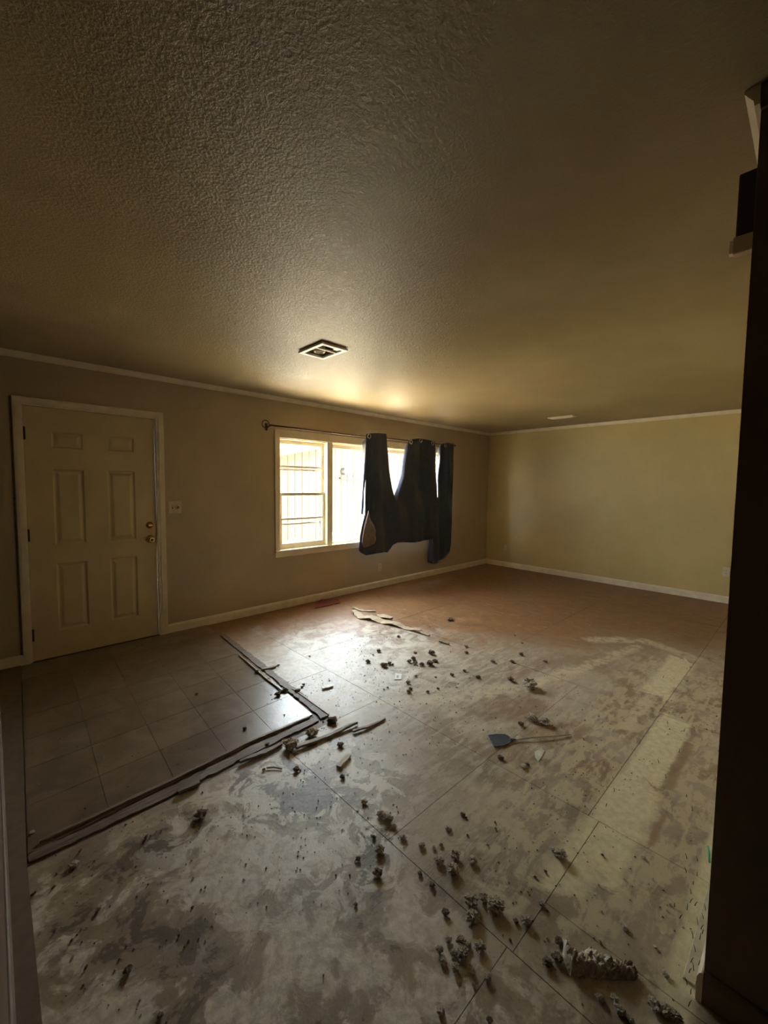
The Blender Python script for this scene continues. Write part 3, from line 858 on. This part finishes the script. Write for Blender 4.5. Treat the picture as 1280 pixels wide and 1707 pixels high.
# tarp heap: a lumpy, draped skin
m = MB(); n1, n2 = 34, 22
for i in range(n1):
    for j in range(n2):
        u, v = i / (n1 - 1), j / (n2 - 1)
        x = 3.85 + 1.25 * u; y = 6.55 + 0.9 * v
        e = (math.sin(math.pi * u) * math.sin(math.pi * v)) ** 0.5
        h = e * (0.50 + 0.30 * noise.noise(Vector((x * 2.3, y * 2.3, 3.1))) + 0.10 * noise.noise(Vector((x * 8, y * 8, 0)))) 
        m.v.append((x, y, GZ + 0.004 + max(0.0, h)))
for i in range(n1 - 1):
    for j in range(n2 - 1):
        m.f.append((i * n2 + j, (i + 1) * n2 + j, (i + 1) * n2 + j + 1, i * n2 + j + 1)); m.m.append(0)
tag(m.build('tarp_heap', M['tarp'], smooth=True), 'crumpled blue tarp heaped in the yard behind the lower sash', 'tarp')
bn = tag(empty('storage_bin', (5.30, 6.9, GZ)), 'teal storage bin in the yard behind the large pane', 'bin')
MB().hexa([(5.19, 6.82, GZ), (5.43, 6.82, GZ), (5.43, 7.12, GZ), (5.19, 7.12, GZ)], [(5.16, 6.79, 0.40), (5.46, 6.79, 0.40), (5.46, 7.15, 0.40), (5.16, 7.15, 0.40)]).build('bin_body', M['bin'], bn)
MB().box((5.14, 6.77, 0.40), (5.48, 7.17, 0.44)).build('bin_lid', M['bin'], bn, bevel=0.01)

# ------------------------------------------------------------------ things lying on the floor
import bmesh


def clump_mesh(name, seed, mat, rough=0.55, sub=3, flat=0.6):
    bm = bmesh.new()
    bmesh.ops.create_icosphere(bm, subdivisions=sub, radius=0.5)
    off = Vector((seed * 7.3, seed * 3.1, seed * 1.7))
    for v in bm.verts:
        d = v.co.normalized()
        k = 1 + rough * noise.noise(d * 1.6 + off) + rough * 0.65 * noise.noise(d * 4.2 + off) + rough * 0.5 * noise.noise(d * 9 + off) + rough * 0.42 * noise.noise(d * 19 + off)
        v.co = d * 0.5 * max(0.25, k)
        v.co.z *= flat
    z0 = min(v.co.z for v in bm.verts)
    for v in bm.verts:
        v.co.z -= z0
        if v.co.z < 0.06 * flat: v.co.z = 0
    r = max(max(abs(v.co.x), abs(v.co.y)) for v in bm.verts)
    h = max(v.co.z for v in bm.verts)
    for v in bm.verts:
        v.co.x *= 0.5 / r; v.co.y *= 0.5 / r; v.co.z *= flat / h
    me = bpy.data.meshes.new(name)
    bm.to_mesh(me); bm.free()
    me.materials.append(mat)
    return me


CL = {
    'fluff': [clump_mesh('insulation_clump', i, M['fluff'], 0.62, 4, 0.46) for i in range(6)],
    'dirt': [clump_mesh('dirt_clod', i + 20, M['dirt'], 0.6, 3, 0.46) for i in range(5)],
    'plaster': [clump_mesh('plaster_crumb', i + 40, M['plaster'], 0.5, 3, 0.38) for i in range(3)],
}
FLOOR_TOP = 0.0006
_floor_z = lambda p: 0.0066 if (p.y > 2.05 + 0.058 * p.x and p.x < 1.42 + (p.y - 2.1) * 0.06 and p.x > 0.05) else FLOOR_TOP
cnt = [0]


def clump(kind, px, py, w, label, group=None, hs=1.0, el=1.0, cat=None):
    """one clod whose foot shows at pixel (px, py), w pixels wide; el stretches it"""
    p = fl(px, py)
    s = w * px_size(p)
    cnt[0] += 1
    me = CL[kind][cnt[0] % len(CL[kind])]
    name = {'fluff': 'insulation_clump', 'dirt': 'dirt_clod', 'plaster': 'plaster_crumb'}[kind]
    o = link(name, me)
    o.location = (p.x, p.y, _floor_z(p))
    o.rotation_euler = (0, 0, random.uniform(0, 6.28) if el == 1.0 else YAW - math.pi / 2 + random.uniform(-0.3, 0.3))
    o.scale = (s * el, s, s * hs)
    tag(o, label, cat or {'fluff': 'debris', 'dirt': 'dirt clod', 'plaster': 'plaster crumb'}[kind], group)
    return o


# single clods worth naming
for a in (
    ('fluff', 607, 1339, 13, 'lone shaggy grey clump left of the clump row along the seam'),
    ('fluff', 633, 1420, 21, 'pale grey clump on the near side of the long floor seam'),
    ('fluff', 703, 1412, 14, 'single egg-shaped clump between the seam and the group of five'),
    ('fluff', 876, 1538, 22, 'pale topped clump right of the large torn insulation heap'),
    ('dirt', 860, 1538, 11, 'small clod tucked against the pale topped clump'),
    ('fluff', 903, 1510, 15, 'clump sitting at the end of the dark cross seam'),
    ('dirt', 742, 1524, 15, 'dark clod left of the large torn insulation heap'),
    ('fluff', 935, 1430, 26, 'grey clump alone in the right middle of the foreground'),
    ('fluff', 924, 1420, 14, 'thin scrap touching the lone clump in the right foreground'),
    ('fluff', 520, 1226, 26, 'large grey clump beside the corner of the vinyl tiles'),
    ('fluff', 485, 1246, 30, 'ragged grey clump at the near end of the long wood splinter'),
    ('dirt', 567, 1244, 13, 'round clod above the pale wood chip'),
    ('dirt', 570.6, 1297, 11, 'dark clod just below the pale wood chip'),
    ('dirt', 554, 1204, 18, 'dark clod at the outer corner of the edge strips'),
    ('dirt', 463, 1161, 13, 'round dark clod on the glossy tile edge'),
    ('dirt', 475, 1154, 15, 'dark clod beside the glossy tile edge on bare floor'),
    ('dirt', 408, 1217, 8, 'small black clod alone in the middle of the tiles'),
    ('dirt', 328, 1159, 6, 'tiny black clod farther back on the tiles'),
    ('fluff', 881, 1145, 32, 'wide tan clump between the white card and the right wall'),
    ('dirt', 851, 1135, 14, 'dark clod left of the wide tan clump'),
    ('fluff', 887, 1200, 22, 'left one of two clumps above the fly swatter handle'),
    ('fluff', 907, 1207, 23, 'right one of two clumps above the fly swatter handle'),
    ('dirt', 868, 1209, 12, 'small clod between the fly swatter head and two clumps'),
    ('dirt', 834, 1264, 11, 'dark clod just below the fly swatter head'),
    ('plaster', 872, 1279, 13, 'white plaster crumb below the fly swatter handle'),
    ('dirt', 879, 1276, 9, 'dark crumb touching the white crumb below the fly swatter'),
    ('plaster', 1072, 1430, 9, 'white plaster crumb alone near the right wall'),
    ('plaster', 54, 1391, 10, 'white crumb at the far left end of the tile edge'),
    ('plaster', 199, 1355, 6, 'tiny white crumb on the tile edge strip'),
    ('dirt', 335, 1362, 24, 'jagged black scrap left of the white mottled patch'),
    ('plaster', 124, 1443, 17, 'pale crumb with dark shadow near the left edge'),
    ('dirt', 213, 1620, 17, 'dark scrap at the lower left of the foreground'),
    ('dirt', 267, 1695, 12, 'dark clod at the very bottom left of the picture'),
    ('plaster', 747, 1382, 14, 'flat white flake right of the clump row'),
    ('dirt', 630, 1459, 20, 'flat dark smear of dirt below the pale clump'),
    ('plaster', 735, 1688, 15, 'pale crumb at the bottom centre of the picture'),
    ('dirt', 816, 1703, 13, 'dark clod cut by the bottom edge near the centre'),
    ('dirt', 593, 1509, 8, 'small dark clod alone in the lower centre'),
    ('dirt', 750, 1034, 12, 'dark clod far back on the brown floor'),
):
    clump(*a)

# groups that nothing tells apart
GROUPS = [
    ('fluff', 'shaggy grey clump in the row along the long floor seam', 'clump row along the seam', [(635, 1361, 18), (646, 1369, 20), (657, 1380, 12), (672, 1399, 15)]),
    ('fluff', 'grey clump in the tight group right of the seam', 'group of clumps right of the seam', [(732, 1438, 19), (758, 1429, 23), (755, 1453, 25), (788, 1437, 19), (735, 1410, 9), (723, 1415, 8)]),
    ('fluff', 'lump of the large torn insulation heap on the seam', 'torn insulation heap on the seam', [(786, 1508, 30), (824, 1516, 34), (788, 1534, 30), (806, 1500, 20)]),
    ('fluff', 'scrap in the ring of dirty scraps below the heap', 'ring of scraps below the heap', [(748, 1570, 15), (768, 1572, 20), (733, 1587, 17), (800, 1583, 24), (739, 1606, 16), (759, 1616, 18), (787, 1620, 14), (772, 1596, 28), (813, 1633, 16), (781, 1578, 14), (757, 1592, 16), (789, 1642, 8)]),
    ('dirt', 'dark clod left of the long torn insulation slab', 'clods beside the slab', [(932, 1572, 17), (929, 1600, 21), (913, 1609, 22)]),
    ('fluff', 'shaggy clump below the long torn insulation slab', 'clumps below the slab', [(1000, 1666, 16), (1024, 1667, 16), (1033, 1688, 20), (1050, 1701, 16)]),
    ('fluff', 'clump at the bottom right against the hall corner', 'clumps at the hall corner', [(1092, 1680, 28), (1111, 1692, 28), (1126, 1699, 24)]),
    ('dirt', 'small dark crumb in the scatter above the white card', 'crumbs above the white card', [(640, 1111, 13), (649, 1107, 9), (654, 1109, 6), (689, 1099, 10), (682, 1104, 9), (692, 1107, 11), (703, 1109, 11), (716, 1108, 14), (725, 1103, 10), (719, 1090, 14), (692, 1089, 6), (631, 1086, 9), (613, 1104, 10), (622, 1092, 4)]),
    ('dirt', 'small dark crumb below or right of the white card', 'crumbs below the white card', [(680, 1139, 9), (681, 1154, 10), (684, 1149, 7), (693, 1128, 6), (713, 1154, 7), (753, 1126, 8), (774, 1119, 7), (726, 1130, 5), (646, 1147, 5), (730, 1149, 6), (640, 1150, 4)]),
    ('dirt', 'small crumb on the brown floor beyond the tan clump', 'crumbs on the brown floor', [(797, 1130, 9), (821, 1104, 9), (853, 1104, 9), (868, 1092, 10), (909, 1104, 8), (777, 1079, 8), (777, 1089, 8), (664, 1062, 7), (870, 1073, 5), (858, 1060, 4)]),
    ('dirt', 'dark crumb along the near edge of the tiles', 'crumbs along the tile edge', [(447, 1135, 7), (464, 1110, 6), (428, 1123, 10), (496, 1154, 12), (506, 1142, 6), (474, 1194, 4), (550, 1232, 8), (445, 1243, 10), (494, 1285, 13), (440, 1284, 7), (516, 1095, 5), (503, 1146, 5)]),
    ('dirt', 'dark elongated scrap in the left foreground', 'scraps in the left foreground', [(244, 1397, 11), (134, 1420, 9), (89, 1481, 8), (56, 1492, 11), (162, 1521, 12), (298, 1561, 8), (342, 1481, 6), (91, 1554, 7), (119, 1570, 9), (143, 1615, 10), (539, 1628, 6)]),
    ('plaster', 'tiny pale speck in the left foreground', 'specks in the left foreground', [(68, 1554, 5), (122, 1595, 6), (265, 1687, 5)]),
    ('plaster', 'pale crumb between the lone clump and the right wall', 'pale crumbs by the right wall', [(1042, 1548, 13), (1036, 1540, 8), (1116, 1508, 6), (1112, 1519, 5), (1092, 1580, 7), (1109, 1625, 13), (998, 1476, 6), (1088, 1467, 5)]),
    ('dirt', 'dark crumb scattered around the seam in the foreground', 'crumbs around the seam', [(597, 1434, 11), (720, 1477, 12), (700, 1458, 9), (771, 1359, 9), (623, 1397, 9), (909, 1454, 7), (1004, 1426, 6), (777, 1364, 5), (826, 1382, 5), (779, 1393, 5), (813, 1410, 5), (850, 1568, 6)]),
]
ORD = 'leftmost,second,third,fourth,fifth,sixth,seventh,eighth,ninth,tenth,eleventh,twelfth,thirteenth,fourteenth,fifteenth,sixteenth,seventeenth,eighteenth,nineteenth,twentieth,twenty-first'.split(',')
def nth(i, n, what):
    return ('leftmost' if i == 0 else 'rightmost' if i == n - 1 else ORD[i] + ' from the left') + ': ' + what
for kind, phrase, group, spots in GROUPS:
    spots = sorted(spots)
    for i_, (px, py, w) in enumerate(spots):
        label = nth(i_, len(spots), phrase)
        el = 1.0
        if 'elongated' in label: el = 0.55
        clump(kind, px, py, w, label, group, el=el)


# flat irregular pieces: outline in pixels on the floor, real thickness, slightly warped
def flake(name, outline, th, mat, label, cat, lift=0.0, warp=0.0, group=None, parent=None, jitter=0.0):
    pts = [fl(*q) for q in outline]
    c = sum(pts, Vector()) / len(pts)
    dense = []
    for i, p in enumerate(pts):
        q = pts[(i + 1) % len(pts)]
        k = max(1, int((q - p).length / 0.02))
        for s in range(k):
            r = p.lerp(q, s / k)
            if jitter: r = r + Vector((random.uniform(-jitter, jitter), random.uniform(-jitter, jitter), 0))
            dense.append(r)
    bot, top = [], []
    for p in dense:
        z = _floor_z(p) + lift + warp * (0.5 + 0.5 * noise.noise(Vector((p.x * 7, p.y * 7, 1.0))))
        bot.append((p.x, p.y, z)); top.append((p.x, p.y, z + th * random.uniform(0.75, 1.1)))
    n = len(dense)
    m = MB()
    zc = _floor_z(c) + lift + warp * 0.5
    vs = bot + top + [(c.x, c.y, zc), (c.x, c.y, zc + th)]
    fs = [(i, i + n, (i + 1) % n + n, (i + 1) % n) for i in range(n)]
    fs += [(2 * n, i, (i + 1) % n) for i in range(n)] + [(2 * n + 1, (i + 1) % n + n, i + n) for i in range(n)]
    m.add(vs, fs)
    o = m.build(name, mat, parent, fix=True)
    if parent is None:
        tag(o, label, cat, group)
    return o


def ribbon(name, path, wpx, th, mat, label, cat, warp=0.01, group=None, parent=None):
    """a long warped strip: path of pixels with a width in pixels at each"""
    m = MB(); P = [fl(*q) for q in path]; vs, fs = [], []
    N = []
    for i in range(len(P) - 1):
        k = max(2, int((P[i + 1] - P[i]).length / 0.025))
        for s in range(k): N.append((P[i].lerp(P[i + 1], s / k), wpx[i] + (wpx[i + 1] - wpx[i]) * s / k))
    N.append((P[-1], wpx[-1]))
    for i, (p, w) in enumerate(N):
        t = (N[min(i + 1, len(N) - 1)][0] - N[max(i - 1, 0)][0]).normalized()
        s = Vector((-t.y, t.x, 0))
        hw = w * 0.5 + random.uniform(-0.12, 0.12) * w
        z = _floor_z(p) + warp * (0.5 + 0.5 * math.sin(i * 0.55 + 1))
        dz = warp * 0.25 * math.sin(i * 0.9)
        a, b = p + s * hw, p - s * hw
        vs += [(a.x, a.y, z + abs(dz)), (b.x, b.y, z), (b.x, b.y, z + th), (a.x, a.y, z + th + abs(dz))]
    for i in range(len(N) - 1):
        for k in range(4):
            k2 = (k + 1) % 4
            fs.append((i * 4 + k, i * 4 + k2, i * 4 + 4 + k2, i * 4 + 4 + k))
    fs += [(3, 2, 1, 0), tuple(len(vs) - 4 + k for k in range(4))]
    m.add(vs, fs)
    o = m.build(name, mat, parent, fix=True)
    if parent is None: tag(o, label, cat, group)
    return o


ribbon('peeled_strip', [(588, 1021), (604, 1030), (625, 1034), (652, 1041), (680, 1049), (701, 1055)], [0.05, 0.10, 0.10, 0.09, 0.07, 0.03], 0.006, M['cardboard'], 'long curled tan strip peeled off the floor below the window', 'strip', 0.022)
ribbon('peeled_strip', [(587, 1014), (600, 1018), (626, 1020)], [0.02, 0.04, 0.03], 0.005, M['cardboard'], 'thin tan strip behind the long curled strip', 'strip', 0.010)
flake('peeled_flake', [(627, 1027), (640, 1025), (655, 1031), (650, 1033), (633, 1031)], 0.006, M['cardboard'], 'small flat tan flake right of the thin strip', 'flake', warp=0.015)
ribbon('peeled_strip', [(703, 1057), (715, 1060)], [0.03, 0.03], 0.008, M['cardboard'], 'short scrap at the right end of the long curled strip', 'strip', 0.004)
ribbon('peeled_strip', [(733, 1070), (748, 1075)], [0.03, 0.025], 0.010, M['splinter'], 'short splinter right of the long curled strip', 'strip', 0.004)
ribbon('wood_splinter', [(493, 1250), (520, 1240), (550, 1228), (575, 1217), (596, 1208)], [0.026, 0.022, 0.020, 0.016, 0.004], 0.014, M['splinter'], 'long wood splinter lying near the tile corner', 'splinter', 0.006)
ribbon('wood_splinter', [(588, 1222), (610, 1215), (628, 1207), (642, 1200)], [0.012, 0.018, 0.014, 0.004], 0.010, M['splinter'], 'second wood splinter pointing away from the tile corner', 'splinter', 0.006)
ribbon('wood_chip', [(582, 1261), (564, 1281)], [0.030, 0.028], 0.012, M['pale_wood'], 'pale flat wood chip between seam and tile corner', 'wood chip', 0.002)
ribbon('wood_splinter', [(436, 1118), (447, 1116), (460, 1112)], [0.02, 0.03, 0.015], 0.012, M['splinter'], 'dark short splinter beside the far tile edge', 'splinter', 0.004)
ribbon('twig', [(444, 1282), (456, 1281), (470, 1283)], [0.006, 0.008, 0.004], 0.006, M['splinter'], 'thin twig lying on the pale patch below the edge strips', 'twig', 0.003)
ribbon('wood_splinter', [(296, 1326), (312, 1317), (333, 1309)], [0.02, 0.035, 0.012], 0.016, M['edge_wood'], 'dark splinter lying against the middle of the tile edge', 'splinter', 0.006)
ribbon('plastic_clip', [(537, 1149), (545, 1146.5), (554, 1144)], [0.03, 0.035, 0.03], 0.008, M['paper'], 'white plastic clip on the dusty floor near the tiles', 'clip', 0.004)
flake('plaster_flake', [(891, 1254), (902, 1248), (907, 1253), (903, 1262), (897, 1270), (892, 1263)], 0.003, M['plaster'], 'flat white plaster flake below the fly swatter handle', 'flake')
# white card
cd_ = tag(empty('paper_card', fl(664, 1128)), 'small white card lying flat among the dark crumbs', 'card')
flake('card_sheet', [(658, 1133), (658.5, 1123), (670, 1124), (669, 1133)], 0.0015, M['paper'], '', '', lift=0.002, parent=cd_)
flake('card_print', [(661, 1130.5), (661, 1126.5), (664.5, 1126.5), (664, 1130.5)], 0.0006, M['paper_print'], '', '', lift=0.0037, parent=cd_)
# maroon strip by the baseboard
flake('maroon_tray', [(524, 1015.5), (527, 1005), (535, 1001), (564, 1000), (566.5, 1006), (545, 1011)], 0.012, M['maroon'], 'flat maroon plastic tray against the baseboard under the window', 'tray', lift=0.002)
# green straw near the right wall
a, b = fl(1180, 1413), fl(1182.5, 1440)
tag(MB().tube([(a.x, a.y, 0.006), ((a.x + b.x) / 2 + 0.004, (a.y + b.y) / 2, 0.012), (b.x, b.y, 0.006)], 0.0035, 8).build('straw', M['green'], smooth=True), 'short bright green straw beside the hall corner', 'straw')

# torn insulation slab with its paper edge
sl = tag(empty('insulation_slab', fl(1000, 1610)), 'long torn slab of grey insulation in the right foreground', 'insulation')
A, B = fl(944, 1613), fl(1062, 1630)
ax = (B - A); L = ax.length; ax.normalize(); pr = Vector((-ax.y, ax.x, 0))
if pr.dot(Vector((0, 0, CAM_H)) - A) > 0: pr = -pr            # pr points away from the camera
m = MB(); nx, ny = 60, 16
for i in range(nx):
    for j in range(ny):
        u, v = i / (nx - 1), j / (ny - 1)
        wd = 0.085 - 0.045 * u + 0.04 * noise.noise(Vector((u * 6, 1, 0)))
        an = math.pi * v
        jag = 0.014 * noise.noise(Vector((u * 16, v * 5, 4))) + 0.010 * noise.noise(Vector((u * 45, v * 12, 2)))
        hgt = (0.030 - 0.008 * u + 0.010 * noise.noise(Vector((u * 7, 5, 0)))) * math.sin(an) ** 0.6
        end = 1 - 0.7 * max(0, (u - 0.93) / 0.07) - 0.4 * max(0, (0.03 - u) / 0.03)
        q = A + ax * (u * L + jag * 0.6) + pr * (wd * (v - 0.25) * end)
        m.v.append((q.x, q.y, max(0.0008, hgt * end + jag * (1 if 0 < j < ny - 1 else 0))))
for i in range(nx - 1):
    for j in range(ny - 1):
        m.f.append((i * ny + j, (i + 1) * ny + j, (i + 1) * ny + j + 1, i * ny + j + 1)); m.m.append(0)
m.f += [tuple(range(ny)), tuple((nx - 1) * ny + k for k in range(ny - 1, -1, -1))]; m.m += [0, 0]
m.build('batt', M['fluff'], sl, fix=True)
e0, e1 = fl(943, 1575), fl(953, 1618)
m = MB()
vs = []
for i in range(9):
    q = e0.lerp(e1, i / 8); z = 0.03 + 0.006 * math.sin(i)
    vs += [(q.x - 0.003, q.y, 0.0008), (q.x + 0.003, q.y, 0.0008), (q.x + 0.003, q.y, z), (q.x - 0.003, q.y, z)]
m.add(vs, [(i * 4 + k, i * 4 + (k + 1) % 4, i * 4 + 4 + (k + 1) % 4, i * 4 + 4 + k) for i in range(8) for k in range(4)] + [(3, 2, 1, 0), (32, 33, 34, 35)])
m.build('paper_edge', M['cardboard'], sl, fix=True)

# ragged strips where the vinyl stops
es = tag(empty('edge_strip', (0.7, 2.0, 0)), 'splintered wooden edge strip below the vinyl tiles', 'floor strip')
ribbon('strip_board', [(48, 1434), (180, 1372), (300, 1313), (420, 1252), (500, 1214), (528, 1200)], [0.05, 0.06, 0.055, 0.055, 0.05, 0.04], 0.006, M['edge_wood'], '', '', 0.003, parent=es)
ribbon('strip_splinter', [(66, 1408), (180, 1354), (300, 1298), (410, 1243), (516, 1196)], [0.012, 0.018, 0.014, 0.016, 0.010], 0.009, M['splinter'], '', '', 0.002, parent=es)
ribbon('strip_splinter', [(400, 1274), (440, 1257), (470, 1243)], [0.012, 0.03, 0.012], 0.014, M['splinter'], '', '', 0.005, parent=es)
es2 = tag(empty('edge_strip', (1.5, 3.1, 0)), 'narrow wooden edge strip along the far side of the tiles', 'floor strip')
ribbon('strip_board', [(541, 1197), (500, 1162), (455, 1126), (415, 1094), (385, 1070), (370, 1058)], [0.05, 0.055, 0.05, 0.05, 0.05, 0.045], 0.006, M['edge_wood'], '', '', 0.003, parent=es2)
ribbon('strip_splinter', [(548, 1194), (515, 1169), (486, 1150)], [0.008, 0.010, 0.004], 0.010, M['pale_wood'], '', '', 0.003, parent=es2)
ribbon('strip_splinter', [(470, 1155), (440, 1131), (412, 1106), (398, 1094)], [0.004, 0.008, 0.008, 0.004], 0.011, M['pale_wood'], '', '', 0.002, parent=es2)

# tack strip along the right wall with its nails
ts = tag(empty('tack_strip', (2.0, 0.19, 0)), 'pale nail-studded tack strip on the floor along the right wall', 'tack strip')
MB().hexa([(1.44, 0.168, 0), (3.9, 0.168, 0), (3.9, 0.198, 0), (1.44, 0.198, 0)], [(1.44, 0.168, 0.007), (3.9, 0.168, 0.007), (3.9, 0.196, 0.007), (1.44, 0.196, 0.007)]).build('lath', M['tack'], ts)
nail_me = MB().tube([(0, 0, 0), (0.002, 0.001, 0.012), (0.005, 0.003, 0.022)], [0.0012, 0.0011, 0.0007], 6).mesh('nail', M['nail'])
for px, py in ((1147, 1681), (1151, 1660), (1160, 1640), (1156, 1622), (1164, 1612), (1159, 1590), (1166, 1570), (1168, 1552), (1172, 1535), (1176, 1521), (1145, 1645), (1148, 1625), (1151, 1608), (1155, 1565), (1163, 1545), (1170, 1560)):
    p = fl(px, py)
    o = link('nail', nail_me, ts); o.location = (p.x, p.y, 0.006 if 0.168 < p.y < 0.197 else FLOOR_TOP); o.rotation_euler = (0, 0, random.uniform(0, 6))
# loose nails left standing in the right part of the floor
for i, (px, py) in enumerate(sorted(((1163, 1436), (1145, 1432), (1144, 1455), (1162, 1460), (1155, 1475), (1152, 1490), (1150, 1505), (1158, 1510), (1145, 1517), (1133, 1531), (1124, 1512), (1144, 1329), (1024, 1320), (1010, 1344), (1098, 1272), (1110, 1298), (1140, 1220), (1132, 1255), (1105, 1130), (1113, 1207), (1154, 1352)))):
    p = fl(px, py)
    o = link('floor_nail', nail_me); o.location = (p.x, p.y, FLOOR_TOP); o.rotation_euler = (0, 0, random.uniform(0, 6)); o.scale = (1.1, 1.1, 0.9)
    tag(o, nth(i, 21, 'bent nail standing in the cream compound near the right wall'), 'nail', 'nails near the right wall')

# fly swatter
H0, H1 = fl(816, 1237), fl(951, 1226)
sw = tag(empty('fly_swatter', fl(854, 1238)), 'blue grey fly swatter with a thin wire handle lying on the floor', 'fly swatter')
out = [(813, 1227.5), (828, 1225.5), (842, 1226), (849, 1229.5), (853, 1236), (847, 1241.5), (838, 1245), (823, 1246.5)]
P = [fl(*q) for q in out]
cen = sum(P, Vector()) / len(P)
n = len(P)
m = MB()
rim_o = [p for p in P]; rim_i = [cen + (p - cen) * 0.90 for p in P]
for i in range(n):
    j = (i + 1) % n
    q = [rim_o[i], rim_o[j], rim_i[j], rim_i[i]]
    m.hexa([(v.x, v.y, 0.004) for v in q], [(v.x, v.y, 0.009) for v in q])
m.build('head_rim', M['swatter'], sw, fix=True)
# the perforated blade as a lattice of bars clipped to the head
def inside(p):
    c = False
    for i in range(n):
        a, b = rim_o[i], rim_o[(i + 1) % n]
        if (a.y > p.y) != (b.y > p.y) and p.x < (b.x - a.x) * (p.y - a.y) / (b.y - a.y) + a.x: c = not c
    return c
m = MB()
ha = (H1 - H0).normalized(); hb = Vector((-ha.y, ha.x, 0))
for axis_, other, step, wd in ((ha, hb, 0.0055, 0.0040), (hb, ha, 0.012, 0.0035)):
    for k in range(-30, 31):
        run = []
        for s in range(-80, 81):
            p = cen + other * (k * step) + axis_ * (s * 0.0025)
            if inside(p): run.append(p)
        if len(run) > 2:
            a, b = run[0], run[-1]
            m.hexa([(q.x, q.y, 0.0050) for q in (a - other * wd / 2, b - other * wd / 2, b + other * wd / 2, a + other * wd / 2)], [(q.x, q.y, 0.0072) for q in (a - other * wd / 2, b - other * wd / 2, b + other * wd / 2, a + other * wd / 2)])
m.build('head_mesh', M['swatter'], sw, fix=True)
nk = fl(854, 1235.5)
MB().tube([(nk.x - ha.x * 0.012, nk.y - ha.y * 0.012, 0.007), (nk.x, nk.y, 0.0085), (nk.x + ha.x * 0.02, nk.y + ha.y * 0.02, 0.008)], [0.012, 0.0085, 0.005], 10).build('neck', M['swatter'], sw, smooth=True)
p0, p1, p2, p3 = nk, fl(885, 1233), fl(925, 1230), fl(951, 1226)
for d in (-0.003, 0.003):
    MB().tube([(p.x + hb.x * d, p.y + hb.y * d, 0.006 + z) for p, z in ((p0, 0), (p1, 0.006), (p2, 0.004), (p3, 0))], 0.0026, 7).build('handle_wire', M['wire'], sw, smooth=True)

# uncountable grit
rs = np.random.RandomState(3)
m = MB()
tet = [(0, 0, 0), (1, 0, 0), (0.4, 0.9, 0), (0.45, 0.35, 0.7)]
tf = [(0, 2, 1), (0, 1, 3), (1, 2, 3), (2, 0, 3)]
k = 0
while k < 2600:
    if rs.rand() < 0.62:
        x, y = rs.uniform(0.1, 3.2), rs.uniform(0.2, 3.0)
    else:
        x, y = rs.uniform(0.1, 6.6), rs.uniform(0.3, 4.2)
    p = Vector((x, y, 0))
    if noise.noise(p * 1.6) < -0.12: continue
    z = _floor_z(p)
    if z > 0.003 and rs.rand() < 0.75: continue
    s = rs.uniform(0.0025, 0.008) * (1 + 0.6 * (rs.rand() < 0.08)); an = rs.uniform(0, 6.28); ca, sa = math.cos(an) * s, math.sin(an) * s
    m.add([(x + ca * a - sa * b, y + sa * a + ca * b, z + c * s) for a, b, c in tet], tf, int(rs.rand() < 0.3))
    k += 1
tag(m.build('floor_grit', [M['dirt'], M['plaster']]), 'fine grit and specks scattered over the bare floor', 'grit', kind='stuff')
